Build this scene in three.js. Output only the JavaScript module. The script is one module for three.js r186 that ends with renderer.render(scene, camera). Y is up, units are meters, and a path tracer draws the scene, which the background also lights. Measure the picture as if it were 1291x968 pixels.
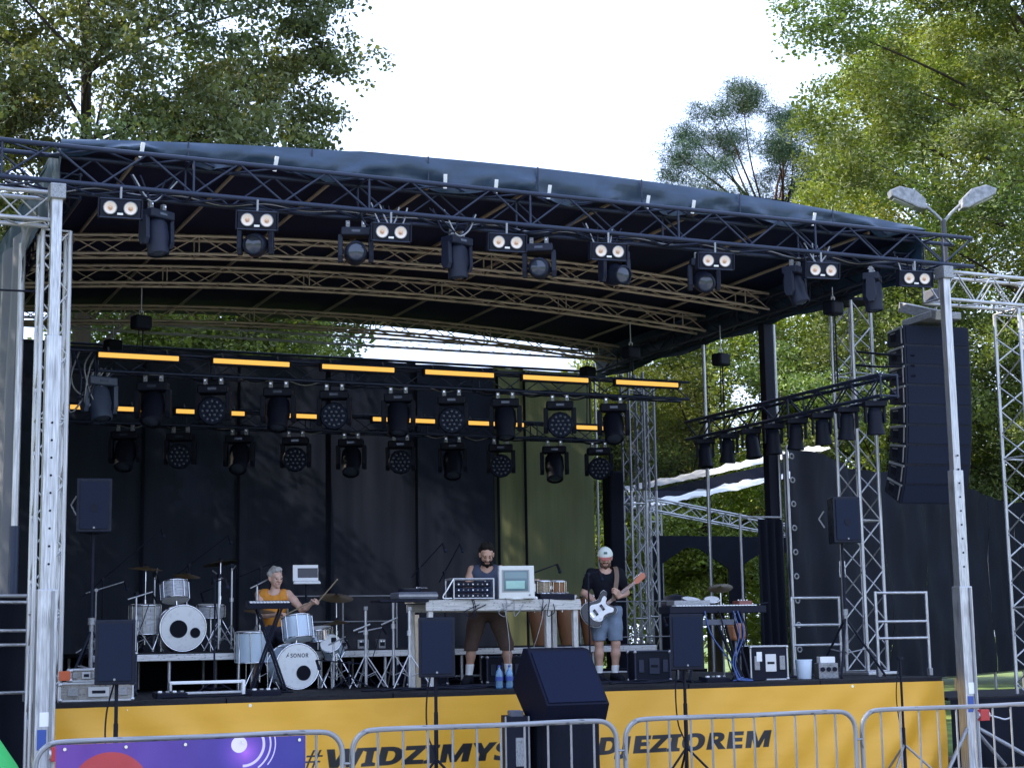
import * as THREE from 'three';
import { RoundedBoxGeometry } from 'three/addons/geometries/RoundedBoxGeometry.js';
import { mergeGeometries, mergeVertices } from 'three/addons/utils/BufferGeometryUtils.js';
import { MarchingCubes } from 'three/addons/objects/MarchingCubes.js';
import { ImprovedNoise } from 'three/addons/math/ImprovedNoise.js';
import { RectAreaLightUniformsLib } from 'three/addons/lights/RectAreaLightUniformsLib.js';

// ---------------------------------------------------------------- camera, sky, sun, exposure
const scene = new THREE.Scene();
const camera = new THREE.PerspectiveCamera(25.8, 1024 / 767, 0.1, 600);
camera.position.set(-2.694, 1.771, 17.564);
camera.up.set(-0.04644, 0.98846, 0.14418);
camera.lookAt(-2.694 + 0.40556, 1.771 + 0.15056, 17.564 - 0.90158);
const renderer = new THREE.WebGLRenderer({ antialias: true });
renderer.setSize(1024, 767);
renderer.toneMapping = THREE.LinearToneMapping;
renderer.toneMappingExposure = 2.7;
renderer.shadowMap.enabled = true;
RectAreaLightUniformsLib.init();

const SUN = new THREE.Vector3(-0.68, 0.60, -0.42).normalize();
{
  const w = 256, h = 128, d = new Float32Array(w * h * 4), v = new THREE.Vector3();
  for (let j = 0; j < h; j++) for (let i = 0; i < w; i++) {
    const th = (0.5 - (j + 0.5) / h) * Math.PI * -1, ph = ((i + 0.5) / w - 0.5) * Math.PI * 2;
    v.set(Math.cos(th) * Math.cos(ph), Math.sin(th), Math.cos(th) * Math.sin(ph));
    const up = Math.max(0, v.y), g = Math.pow(Math.max(0, v.dot(SUN)), 6) * 0.35, k = Math.pow(1 - up, 2);
    const o = (j * w + i) * 4;
    d[o] = 0.46 + 0.16 * k + g; d[o + 1] = 0.60 + 0.14 * k + g * 0.95; d[o + 2] = 0.98 + 0.02 * k + g * 0.85; d[o + 3] = 1;
  }
  const t = new THREE.DataTexture(d, w, h, THREE.RGBAFormat, THREE.FloatType);
  t.mapping = THREE.EquirectangularReflectionMapping; t.magFilter = THREE.LinearFilter; t.minFilter = THREE.LinearFilter; t.needsUpdate = true;
  scene.background = t; scene.environment = t;
}
const sun = new THREE.DirectionalLight(0xfff1dc, 4.2);
sun.position.copy(SUN).multiplyScalar(60).add(new THREE.Vector3(6, 0, -5));
sun.target.position.set(6, 0, -5);
sun.castShadow = true; sun.shadow.mapSize.set(2048, 2048);
Object.assign(sun.shadow.camera, { left: -35, right: 35, top: 35, bottom: -35, near: 1, far: 160 });
scene.add(sun, sun.target);

// ---------------------------------------------------------------- helpers
let seed = 7;
const rnd = () => { seed |= 0; seed = seed + 0x6D2B79F5 | 0; let t = Math.imul(seed ^ seed >>> 15, 1 | seed); t = t + Math.imul(t ^ t >>> 7, 61 | t) ^ t; return ((t ^ t >>> 14) >>> 0) / 4294967296; };
const rr = (a, b) => a + (b - a) * rnd();
const V = (x, y, z) => new THREE.Vector3(x, y, z);
const noise = new ImprovedNoise();
const taken = {};
function numbered(n) { const k = taken[n] = (taken[n] ?? -1) + 1; return k ? `${n}_${String(k).padStart(3, '0')}` : n; }
function tag(o, label, category, group, kind) {
  if (label) o.userData.label = label; if (category) o.userData.category = category;
  if (group) o.userData.group = group; if (kind) o.userData.kind = kind; return o;
}
function thing(name, label, category, pos = [0, 0, 0], turn = 0, group) {
  const g = new THREE.Group(); g.name = numbered(name); g.position.set(...pos); g.rotation.y = turn; scene.add(g);
  return tag(g, label, category, group);
}
function mesh(parent, name, geo, mat, pos, rot, scl) {
  const m = new THREE.Mesh(geo, mat); m.name = parent === scene ? numbered(name) : name; m.castShadow = m.receiveShadow = true;
  if (pos) m.position.set(...pos); if (rot) m.rotation.set(...rot); if (scl) m.scale.set(...scl);
  parent.add(m); return m;
}
function dup(o, pos, turn = 0, label) {
  const c = o.clone(); c.name = numbered(o.name.replace(/_\d{3}$/, '')); c.userData = { ...o.userData }; c.position.set(...pos); c.rotation.y = turn;
  if (label) c.userData.label = label; scene.add(c); return c;
}
const boxCache = {};
function boxG(w, h, d, r) {
  const k = [w, h, d, r].join(); r = r ?? Math.min(0.008, Math.min(w, h, d) * 0.25);
  return boxCache[k] ??= new RoundedBoxGeometry(w, h, d, 2, r);
}
const box = (p, name, w, h, d, mat, pos, rot, r) => mesh(p, name, boxG(w, h, d, r), mat, pos, rot);
const CYL = new THREE.CylinderGeometry(1, 1, 1, 10), CYL6 = new THREE.CylinderGeometry(1, 1, 1, 6);
const YUP = V(0, 1, 0);
function rod(p, name, a, b, r, mat, geo = CYL) {
  a = Array.isArray(a) ? V(...a) : a; b = Array.isArray(b) ? V(...b) : b;
  const d = b.clone().sub(a), L = d.length(), m = mesh(p, name, geo, mat);
  m.position.copy(a).addScaledVector(d, 0.5); m.quaternion.setFromUnitVectors(YUP, d.multiplyScalar(1 / L)); m.scale.set(r, L, r); return m;
}
const cylG = {};
function cyl(p, name, r0, r1, h, mat, pos, rot, seg = 20) { const k = [r0, r1, h, seg].join(); return mesh(p, name, cylG[k] ??= new THREE.CylinderGeometry(r0, r1, h, seg), mat, pos, rot); }
function tube(p, name, pts, r, mat, n = 40, seg = 7) { return mesh(p, name, new THREE.TubeGeometry(new THREE.CatmullRomCurve3(pts.map(q => Array.isArray(q) ? V(...q) : q)), n, r, seg), mat); }
function lathe(p, name, pts, mat, pos, rot, seg = 28) { return mesh(p, name, new THREE.LatheGeometry(pts.map(q => new THREE.Vector2(q[0], q[1])), seg), mat, pos, rot); }
function extr(pts, depth, bevel = 0.004) {
  const s = new THREE.Shape(pts.map(q => new THREE.Vector2(q[0], q[1])));
  return new THREE.ExtrudeGeometry(s, { depth, bevelEnabled: bevel > 0, bevelSize: bevel, bevelThickness: bevel, bevelSegments: 2, curveSegments: 10 });
}
// sheet of cloth: f(u, v) -> [x, y, z]
function sheetG(nu, nv, f, thick = 0) {
  const g = new THREE.PlaneGeometry(1, 1, nu, nv), p = g.attributes.position;
  for (let i = 0; i < p.count; i++) { const q = f(p.getX(i) + 0.5, p.getY(i) + 0.5); p.setXYZ(i, q[0], q[1], q[2]); }
  g.computeVertexNormals(); return g;
}
const clampB = v => Math.max(0, Math.min(255, v));
function noiseTex(n, f, rep = [1, 1], srgb = true) {
  const d = new Uint8Array(n * n * 4);
  for (let j = 0; j < n; j++) for (let i = 0; i < n; i++) { const c = f(i / n, j / n), o = (j * n + i) * 4; d[o] = clampB(c[0]); d[o + 1] = clampB(c[1]); d[o + 2] = clampB(c[2]); d[o + 3] = 255; }
  const t = new THREE.DataTexture(d, n, n); t.wrapS = t.wrapT = THREE.RepeatWrapping; t.repeat.set(...rep); t.magFilter = THREE.LinearFilter; t.minFilter = THREE.LinearMipmapLinearFilter; t.generateMipmaps = true;
  if (srgb) t.colorSpace = THREE.SRGBColorSpace; t.needsUpdate = true; return t;
}
const fbm = (x, y, z = 0) => noise.noise(x, y, z) + 0.5 * noise.noise(x * 2.1, y * 2.1, z + 3) + 0.25 * noise.noise(x * 4.3, y * 4.3, z + 7);
function canvasTex(w, h, draw) {
  const c = document.createElement('canvas'); c.width = w; c.height = h; draw(c.getContext('2d'), w, h);
  const t = new THREE.CanvasTexture(c); t.colorSpace = THREE.SRGBColorSpace; t.magFilter = THREE.LinearFilter; t.anisotropy = 8; return t;
}
const RGB = (r, g, b) => new THREE.Color().setRGB(r, g, b);
const std = (r, g, b, rough = 0.6, metal = 0, extra = {}) => new THREE.MeshStandardMaterial({ color: RGB(r, g, b), roughness: rough, metalness: metal, side: THREE.DoubleSide, ...extra });
const phys = (r, g, b, rough, metal, extra) => new THREE.MeshPhysicalMaterial({ color: RGB(r, g, b), roughness: rough, metalness: metal, side: THREE.DoubleSide, ...extra });

// ---------------------------------------------------------------- materials
const scuff = noiseTex(256, (u, v) => { const n = fbm(u * 9, v * 9, 1), s = noise.noise(u * 60, v * 4, 2); const k = 205 + n * 40 + (s > 0.45 ? -60 : 0); return [k, k, k]; });
const scuffRough = noiseTex(256, (u, v) => { const k = 150 + fbm(u * 12, v * 12, 5) * 90; return [k, k, k]; }, [1, 1], false);
const weave = noiseTex(256, (u, v) => { const k = 225 + 14 * noise.noise(u * 120, v * 6, 1) + 22 * fbm(u * 4, v * 4, 9); return [k, k, k]; });
const M = {
  alu: std(0.72, 0.73, 0.74, 0.42, 0.75, { map: scuff }),
  aluWarmLit: std(0.72, 0.59, 0.46, 0.5, 0.35, { map: scuff }),  // plain aluminium tinted warm, the light from below put into its colour
  steel: std(0.5, 0.51, 0.53, 0.38, 0.85),
  chrome: std(0.75, 0.76, 0.78, 0.16, 1),
  galv: std(0.42, 0.43, 0.44, 0.5, 0.6, { map: scuff }),
  blackTruss: phys(0.022, 0.03, 0.055, 0.4, 0.2, { specularIntensity: 0.6 }),
  black: phys(0.008, 0.01, 0.019, 0.55, 0, { specularIntensity: 0.3 }),
  blackMatt: phys(0.008, 0.009, 0.014, 0.85, 0, { specularIntensity: 0.3 }),
  blackGloss: std(0.012, 0.013, 0.018, 0.22),
  grille: phys(0.012, 0.017, 0.034, 0.75, 0.1, { specularIntensity: 0.3 }),
  speaker: phys(0.01, 0.013, 0.024, 0.65, 0, { specularIntensity: 0.3, roughnessMap: scuffRough }),
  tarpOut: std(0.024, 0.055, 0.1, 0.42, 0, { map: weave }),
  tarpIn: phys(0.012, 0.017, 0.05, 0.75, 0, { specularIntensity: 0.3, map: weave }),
  tarpGrey: phys(0.11, 0.12, 0.155, 0.75, 0, { map: weave, transmission: 0.15, thickness: 0 }),
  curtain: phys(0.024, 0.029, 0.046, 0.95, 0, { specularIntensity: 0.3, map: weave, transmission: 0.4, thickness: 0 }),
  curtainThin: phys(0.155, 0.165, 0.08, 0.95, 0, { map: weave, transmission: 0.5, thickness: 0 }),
  blackCloth: phys(0.007, 0.009, 0.017, 0.8, 0, { specularIntensity: 0.3, map: weave }),
  white: std(0.78, 0.78, 0.76, 0.5),
  whiteWood: std(0.72, 0.7, 0.64, 0.6, 0, { map: scuff }),
  paleWood: std(0.5, 0.4, 0.26, 0.65, 0, { map: scuff }),
  woodBrown: std(0.22, 0.1, 0.045, 0.4),
  rubber: std(0.015, 0.015, 0.016, 0.9),
  red: std(0.42, 0.03, 0.025, 0.45),
  blue: std(0.03, 0.07, 0.28, 0.5),
  cableBlue: std(0.035, 0.075, 0.22, 0.5),
  drumShell: std(0.62, 0.64, 0.66, 0.3, 0.1, { map: scuff }),
  drumHead: std(0.72, 0.72, 0.69, 0.45),
  drumBlueShell: std(0.5, 0.6, 0.68, 0.28, 0.1),
  cymbal: std(0.16, 0.125, 0.07, 0.4, 0.85),
  lens: std(0.05, 0.06, 0.085, 0.1, 0.2),
  crt: std(0.62, 0.62, 0.57, 0.5),
  bottle: phys(0.35, 0.62, 0.85, 0.08, 0, { transmission: 0.7, thickness: 0 }),
  deck: phys(0.03, 0.03, 0.034, 0.75, 0, { specularIntensity: 0.3, map: scuff }),
  scrim: std(0.02, 0.025, 0.04, 0.9, 0, { transparent: true, opacity: 0.62 }),
  bar: new THREE.MeshStandardMaterial({ color: RGB(0.2, 0.09, 0.01), emissive: RGB(1, 0.53, 0.1), emissiveIntensity: 0.4, roughness: 0.5 }),
};
const W = 11.47, S = 1.2;

// ---------------------------------------------------------------- ground
{
  const tex = noiseTex(512, (u, v) => { const a = fbm(u * 8, v * 8, 2) + 0.6 * noise.noise(u * 90, v * 90, 4), b = noise.noise(u * 5, v * 5, 9); return [92 + a * 26 + b * 18, 112 + a * 30 + b * 8, 46 + a * 18]; }, [80, 80]);
  const g = new THREE.PlaneGeometry(700, 700, 1, 1); g.rotateX(-Math.PI / 2);
  tag(mesh(scene, 'ground', g, new THREE.MeshStandardMaterial({ map: tex, roughness: 0.95 }), [0, 0, -60]), 'park lawn of short grass around the stage', 'ground', null, 'structure');
  const pt = noiseTex(512, (u, v) => { const a = fbm(u * 10, v * 10, 6) + 0.8 * noise.noise(u * 110, v * 110, 3); const k = 150 + a * 20; return [k, k * 0.96, k * 0.89]; }, [10, 8]);
  const pg = new THREE.PlaneGeometry(44, 26); pg.rotateX(-Math.PI / 2);
  tag(mesh(scene, 'pavement', pg, new THREE.MeshStandardMaterial({ map: pt, roughness: 0.9 }), [2, 0.004, 10.6]), 'pale gravel forecourt in front of the stage', 'pavement', null, 'structure');
}

// ---------------------------------------------------------------- trusses
// box truss with four chords, end frames and zigzag braces on each side; up = direction of its height
function truss(t, a, b, up, w, h, mat, bay, rc = 0.024, rb = 0.011, arch = 0, faces = 'fblr') {
  a = V(...a); b = V(...b); const d = b.clone().sub(a), L = d.length(); d.normalize();
  const u = V(...up).normalize(), s = d.clone().cross(u).normalize();
  const n = Math.max(2, Math.round(L / bay));
  const P = (i, k, e) => { const q = i / n * 2 - 1; return a.clone().addScaledVector(d, L * i / n).addScaledVector(u, (k ? h / 2 : -h / 2) + arch * (1 - q * q)).addScaledVector(s, e * w / 2); };
  for (const k of [0, 1]) for (const e of [-1, 1]) {
    if (arch) tube(t, 'chord', Array.from({ length: n + 1 }, (_, i) => P(i, k, e)), rc, mat, n * 2, 8);
    else rod(t, 'chord', P(0, k, e), P(n, k, e), rc, mat);
  }
  for (let i = 0; i < n; i++) {
    const o = i % 2;
    if (faces.includes('f')) rod(t, 'brace', P(i, o, 1), P(i + 1, 1 - o, 1), rb, mat, CYL6);
    if (faces.includes('b')) rod(t, 'brace', P(i, 1 - o, -1), P(i + 1, o, -1), rb, mat, CYL6);
    if (faces.includes('l')) rod(t, 'brace', P(i, 0, o ? 1 : -1), P(i + 1, 0, o ? -1 : 1), rb, mat, CYL6);
    if (faces.includes('r')) rod(t, 'brace', P(i, 1, o ? -1 : 1), P(i + 1, 1, o ? 1 : -1), rb, mat, CYL6);
  }
  const every = Math.max(2, Math.round(2 / bay));
  for (let i = 0; i <= n; i += every) {
    for (const e of [-1, 1]) rod(t, 'strut', P(i, 0, e), P(i, 1, e), rb * 1.15, mat, CYL6);
    for (const k of [0, 1]) rod(t, 'strut', P(i, k, -1), P(i, k, 1), rb * 1.15, mat, CYL6);
  }
  return t;
}
const archY = x => 7.13 + 0.26 * (1 - Math.pow((x - 5.75) / 5.75, 2));
truss(thing('front_roof_truss', 'long dark box truss across the front edge of the stage roof', 'truss', [0, 6.815, -0.2]), [-2.6, 0, 0], [12.05, 0, 0], [0, 1, 0], 0.4, 0.39, M.blackTruss, 0.5, 0.027, 0.013);
[[-3.85, 'first arched roof truss behind the front truss of the stage'], [-5.75, 'middle arched roof truss under the dark stage canopy'], [-8.75, 'rearmost arched roof truss beside the open sky gap']].forEach(([z, l]) =>
  truss(thing('arched_roof_truss', l, 'truss', [0, 6.8, z], 0, 'arched trusses under the roof'), [0.3, 0, 0], [11.2, 0, 0], [0, 1, 0], 0.28, 0.24, M.aluWarmLit, 0.42, 0.022, 0.009, 0.26));
truss(thing('rear_cross_truss', 'straight bare aluminium truss crossing the sky gap over the backdrop', 'truss', [0, 6.93, -9.65]), [-1.5, 0, 0], [11.6, 0, 0], [0, 1, 0], 0.12, 0.14, M.alu, 0.5, 0.011, 0.005);
truss(thing('side_roof_truss', 'dark side truss under the open long edge of the roof', 'truss', [11.25, 6.72, 0]), [0, 0, -0.5], [0, 0, -9.6], [0, 1, 0], 0.22, 0.26, M.blackTruss, 0.5);
truss(thing('side_roof_truss', 'dark side truss above the pale grey side tarpaulin', 'truss', [0.2, 6.72, 0]), [0, 0, -0.5], [0, 0, -9.6], [0, 1, 0], 0.22, 0.26, M.blackTruss, 0.5);
truss(thing('lighting_truss', 'upper black lighting truss with glowing bars hung mid stage', 'truss', [0, 5.6, -5.3]), [1.0, 0, 0], [10.6, 0, 0], [0, 1, 0], 0.27, 0.27, M.blackTruss, 0.4, 0.022, 0.009);
truss(thing('lighting_truss', 'lower black lighting truss with glowing bars against the backdrop', 'truss', [0, 5.3, -8.4]), [1.3, 0, 0], [11.0, 0, 0], [0, 1, 0], 0.27, 0.27, M.blackTruss, 0.4, 0.022, 0.009);
truss(thing('side_lighting_truss', 'black lighting truss hung along the open stage side above the keyboard', 'truss', [10.9, 5.02, 0]), [0, 0, -0.45], [0, 0, -5.6], [0, 1, 0], 0.27, 0.28, M.blackTruss, 0.36, 0.026, 0.012);
function tower(label, x, z, y0, y1, w, mat, turn = 0) {
  const t = thing('truss_tower', label, 'truss tower', [x, y0, z], turn); truss(t, [0, 0.05, 0], [0, y1 - y0, 0], [0, 0, 1], w, w, mat, 0.34, 0.026, 0.011);
  box(t, 'base_plate', w + 0.2, 0.04, w + 0.2, M.steel, [0, 0.02, 0]); return t;
}
tower('aluminium truss tower close behind the mast beside the grey tarpaulin', 0.1, -0.8, 0, 6.25, 0.29, M.alu);
{ const t = tower('aluminium truss tower by the open stage side with a round cap', 11.6, -2.2, S, 6.5, 0.4, M.alu, 0.2); cyl(t, 'cap', 0.3, 0.3, 0.04, M.black, [0, 5.32, 0]); rod(t, 'spigot', [0, 5.3, 0], [0, 5.9, 0], 0.035, M.alu); }
tower('thin aluminium truss tower beside the backdrop edge', 11.75, -9.2, 0, 6.55, 0.3, M.alu);
tower('second thin truss tower standing outside the backdrop corner tower', 12.05, -9.3, 0, 6.3, 0.26, M.alu);
tower('bright aluminium truss tower beyond the hung loudspeaker column', 13.2, -0.45, 0, 6.15, 0.5, M.alu);
truss(thing('outrigger_truss', 'bright aluminium beam joining the roof corner to the outer tower', 'truss', [0, 6.38, -0.35]), [11.6, 0, 0], [14.6, 0, 0], [0, 1, 0], 0.34, 0.38, M.alu, 0.3);
truss(thing('outrigger_truss', 'bright aluminium beam running outward past the grey tarpaulin corner', 'truss', [0, 6.42, -0.45]), [0.0, 0, 0], [-3.4, 0, 0], [0, 1, 0], 0.3, 0.3, M.alu, 0.3);
// telescopic masts
function mast(label, x, z, step) {
  const t = thing('telescopic_mast', label, 'mast', [x, 0, z]);
  box(t, 'base_plate', 0.5, 0.05, 0.5, M.steel, [0, 0.03, 0]);
  box(t, 'outer_section', 0.2, 2.3, 0.17, M.alu, [0, 1.2, 0], null, 0.012);
  box(t, 'outer_rib', 0.03, 2.26, 0.02, M.galv, [0.05, 1.2, 0.095]);
  box(t, 'middle_section', 0.155, step, 0.135, M.alu, [0, 2.35 + step / 2 - 0.1, 0], null, 0.01);
  box(t, 'inner_section', 0.11, 4.3 - step, 0.1, M.alu, [0, 2.2 + step + (4.3 - step) / 2, 0], null, 0.008);
  for (let i = 0; i < 9; i++) cyl(t, 'locking_hole', 0.012, 0.012, 0.012, M.black, [0, 2.6 + i * 0.18, 0.069], [Math.PI / 2, 0, 0], 10);
  box(t, 'head_block', 0.16, 0.16, 0.2, M.galv, [0, 6.48, 0]);
  box(t, 'warning_label', 0.11, 0.14, 0.004, M.white, [0, 1.06, 0.088]); box(t, 'blue_label', 0.09, 0.2, 0.004, M.blue, [-0.03, 0.86, 0.0885]);
  const wn = box(t, 'winch', 0.14, 0.14, 0.16, M.red, [0.13, 0.72, 0.08]); cyl(wn, 'drum', 0.05, 0.05, 0.18, M.steel, [0, 0, 0.02], [0, 0, Math.PI / 2]);
  tube(t, 'crank', [[0.2, 0.72, 0.12], [0.34, 0.68, 0.16], [0.4, 0.66, 0.2], [0.46, 0.68, 0.25]], 0.012, M.steel, 14);
  for (const [dx, dz] of [[-0.8, 0.5], [0.8, 0.5], [0.7, -0.2]]) rod(t, 'outrigger_leg', [0, 0.62, 0], [dx, 0.05, dz], 0.025, M.galv);
  return t;
}
mast('weathered aluminium telescopic mast beside the flight cases', -0.02, 0.06, 2.7);
mast('weathered aluminium telescopic mast with a red winch beyond the yellow banner', 11.5, 0.06, 1.6);

// ---------------------------------------------------------------- roof canopy and walls
{
  const t = thing('stage_canopy', 'dark blue tarpaulin canopy stretched over the arched stage roof', 'canopy');
  const wr = (x, z) => 0.035 * fbm(x * 0.9, z * 0.9, 2);
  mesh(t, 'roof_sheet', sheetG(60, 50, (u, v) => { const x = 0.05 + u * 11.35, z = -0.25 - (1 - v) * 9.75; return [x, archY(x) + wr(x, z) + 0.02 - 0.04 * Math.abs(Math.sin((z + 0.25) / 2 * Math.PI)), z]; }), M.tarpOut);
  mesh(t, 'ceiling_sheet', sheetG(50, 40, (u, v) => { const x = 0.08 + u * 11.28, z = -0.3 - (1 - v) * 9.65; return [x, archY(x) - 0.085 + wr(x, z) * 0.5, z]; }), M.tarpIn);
  mesh(t, 'front_hem', sheetG(160, 6, (u, v) => {
    const x = 0.05 + u * 11.35, sc = Math.abs(Math.sin(x * 2.05 + 0.9 * noise.noise(x, 1, 1))), lo = 6.97 + 0.11 * sc, hi = archY(x) + 0.02;
    return [x, lo + (hi - lo) * v, -0.24 + 0.16 * (1 - v) * fbm(x * 2.2, v * 1.5, 4) + 0.05 * Math.sin(v * 3)];
  }), M.tarpOut);
  for (const [x, l] of [[11.4, 1], [0.06, 0]]) mesh(t, 'side_valance', sheetG(80, 5, (u, v) => { const z = -0.25 - u * 9.7; return [x + 0.03 * fbm(z * 1.4, v * 2, l), 6.5 + 0.03 * Math.sin(z * 3.1) + (archY(x) + 0.02 - 6.5) * v, z]; }), M.tarpOut);
  for (let i = 0; i < 9; i++) { const x = 0.9 + i * 1.22; rod(t, 'purlin', [x, archY(x) - 0.14, -0.4], [x, archY(x) - 0.14, -9.6], 0.022, M.aluWarmLit); }
  for (let i = 1; i < 8; i++) { const x = i * 1.42; box(t, 'hem_seam', 0.02, archY(x) - 7.03, 0.008, M.blackTruss, [x, (archY(x) + 7.06) / 2, -0.185]); }
  for (const x of [0.9, 2.4, 4.45, 5.1, 5.8, 7.15, 7.8, 9.6]) box(t, 'strap', 0.045, 0.17, 0.012, M.white, [x, 7.09, -0.13], [0.35, 0, rr(-0.1, 0.1)]);
}
{ // backdrop of vertical cloth panels
  const t = thing('backdrop_curtain', 'tall dark cloth backdrop of sewn panels closing the stage rear', 'backdrop');
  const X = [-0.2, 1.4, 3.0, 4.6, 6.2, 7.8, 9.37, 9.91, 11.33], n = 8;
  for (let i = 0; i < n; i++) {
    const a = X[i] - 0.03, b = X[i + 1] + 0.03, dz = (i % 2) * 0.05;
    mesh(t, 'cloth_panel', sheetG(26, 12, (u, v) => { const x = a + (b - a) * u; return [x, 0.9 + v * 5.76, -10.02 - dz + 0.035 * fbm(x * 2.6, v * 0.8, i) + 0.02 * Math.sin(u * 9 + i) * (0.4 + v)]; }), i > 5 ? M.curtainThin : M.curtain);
    if (i) box(t, 'seam_tape', 0.05, 5.7, 0.012, M.blackCloth, [X[i], 3.76, -9.93]);
  }
  rod(t, 'top_pipe', [-0.3, 6.68, -10.0], [11.4, 6.68, -10.0], 0.025, M.blackTruss);
  rod(t, 'end_pipe', [11.4, 0, -10.0], [11.4, 6.85, -10.0], 0.025, M.alu);
}
{
  const t = thing('side_tarpaulin', 'pale grey tarpaulin closing the stage side beside the tall mast', 'tarpaulin');
  const top = z => 6.46, lo = z => 0.3;
  mesh(t, 'tarpaulin_sheet', sheetG(70, 24, (u, v) => {
    const z = -0.45 - 9.3 * u, f = Math.min(1, Math.max(0, (-0.45 - z) / 1.2));
    const bottom = u < 1.2 / 9.3 ? 6.44 - (6.44 - 5.8) * f : 0.25; return [-0.16 + 0.06 * fbm(z * 2.4, v * 1.2, 5) + 0.03 * Math.sin(z * 7), bottom + (top(z) - bottom) * v, z];
  }), M.tarpGrey);
  rod(t, 'edge_pole', [-0.13, 3.1, -1.62], [-0.13, 6.3, -1.62], 0.04, M.alu); rod(t, 'edge_pole', [-0.13, 0, -1.62], [-0.13, 3.1, -1.62], 0.055, M.blackTruss);
  rod(t, 'guy_wire', [-2.5, 5.62, -1.2], [0.05, 5.62, -0.95], 0.012, M.black);
}
{ // side mesh by the open side
  const t = thing('mesh_scrim', 'sheer dark mesh hanging beside the rear corner of the stage', 'mesh screen');
  mesh(t, 'mesh_sheet', sheetG(30, 20, (u, v) => { const z = -5.95 - u * 3.9; return [11.4 + 0.04 * fbm(z, v * 2, 3), 4.45 + 2.05 * v - 0.35 * (1 - v) * (1 - u), z]; }), M.scrim);
  rod(t, 'post', [11.32, S, -5.9], [11.32, 6.5, -5.9], 0.03, M.alu);
}
{
  const t = thing('black_side_post', 'thick black post with a bright edge on the open stage side', 'post', [11.3, 0, -4.0]);
  box(t, 'column', 0.16, 6.5, 0.16, M.black, [0, 3.25, 0]); rod(t, 'edge_tube', [0.13, S, 0.03], [0.13, 6.5, 0.03], 0.03, M.alu);
  const u = thing('black_rear_post', 'black cloth wrapped column at the backdrop corner', 'post', [11.15, 0, -8.9]); box(u, 'column', 0.3, 4.7, 0.3, M.blackCloth, [0, 2.35, 0], null, 0.05);
  box(u, 'foot_plate', 0.5, 0.04, 0.5, M.black, [0, 1.22, 0]);
}
{ // wing wall of black fabric
  const t = thing('black_wing_wall', 'long black fabric wall running outward behind the loudspeaker column', 'fabric wall');
  const A = V(11.45, 0, -3.8), B = V(26, 0, -13.9), d = B.clone().sub(A), nrm = V(d.z, 0, -d.x).normalize(), n = 8;
  for (let i = 0; i < n; i++) mesh(t, 'fabric_panel', sheetG(30, 16, (u, v) => {
    const k = (i + 0.004 + u * 0.992) / n, p = A.clone().addScaledVector(d, k).addScaledVector(nrm, 0.12 * fbm(k * 14, v * 2.2, 1) + 0.04 * Math.sin(k * 90 + v * 5)); return [p.x, 0.95 + v * (3.6 + 0.05 * Math.sin(k * 25)), p.z];
  }), M.blackCloth);
  for (let i = 0; i <= n; i++) { const p = A.clone().addScaledVector(d, i / n); rod(t, 'post', [p.x + 0.1, 0, p.z - 0.2], [p.x + 0.1, 4.5, p.z - 0.2], 0.03, M.galv); }
  rod(t, 'bottom_rail', [A.x, 0.93, A.z - 0.15], [B.x, 0.93, B.z - 0.15], 0.03, M.galv);
}
{
  const t = thing('scaffold_post', 'tall thin scaffold upright with ring collars beside the fabric wall', 'scaffold post', [11.4, S, -3.7]);
  rod(t, 'upright', [0, 0, 0], [0, 3.4, 0], 0.024, M.alu);
  for (let i = 0; i < 9; i++) mesh(t, 'collar', new THREE.TorusGeometry(0.036, 0.014, 6, 14), M.galv, [0.07, 0.35 + i * 0.36, 0.02]);
}

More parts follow.
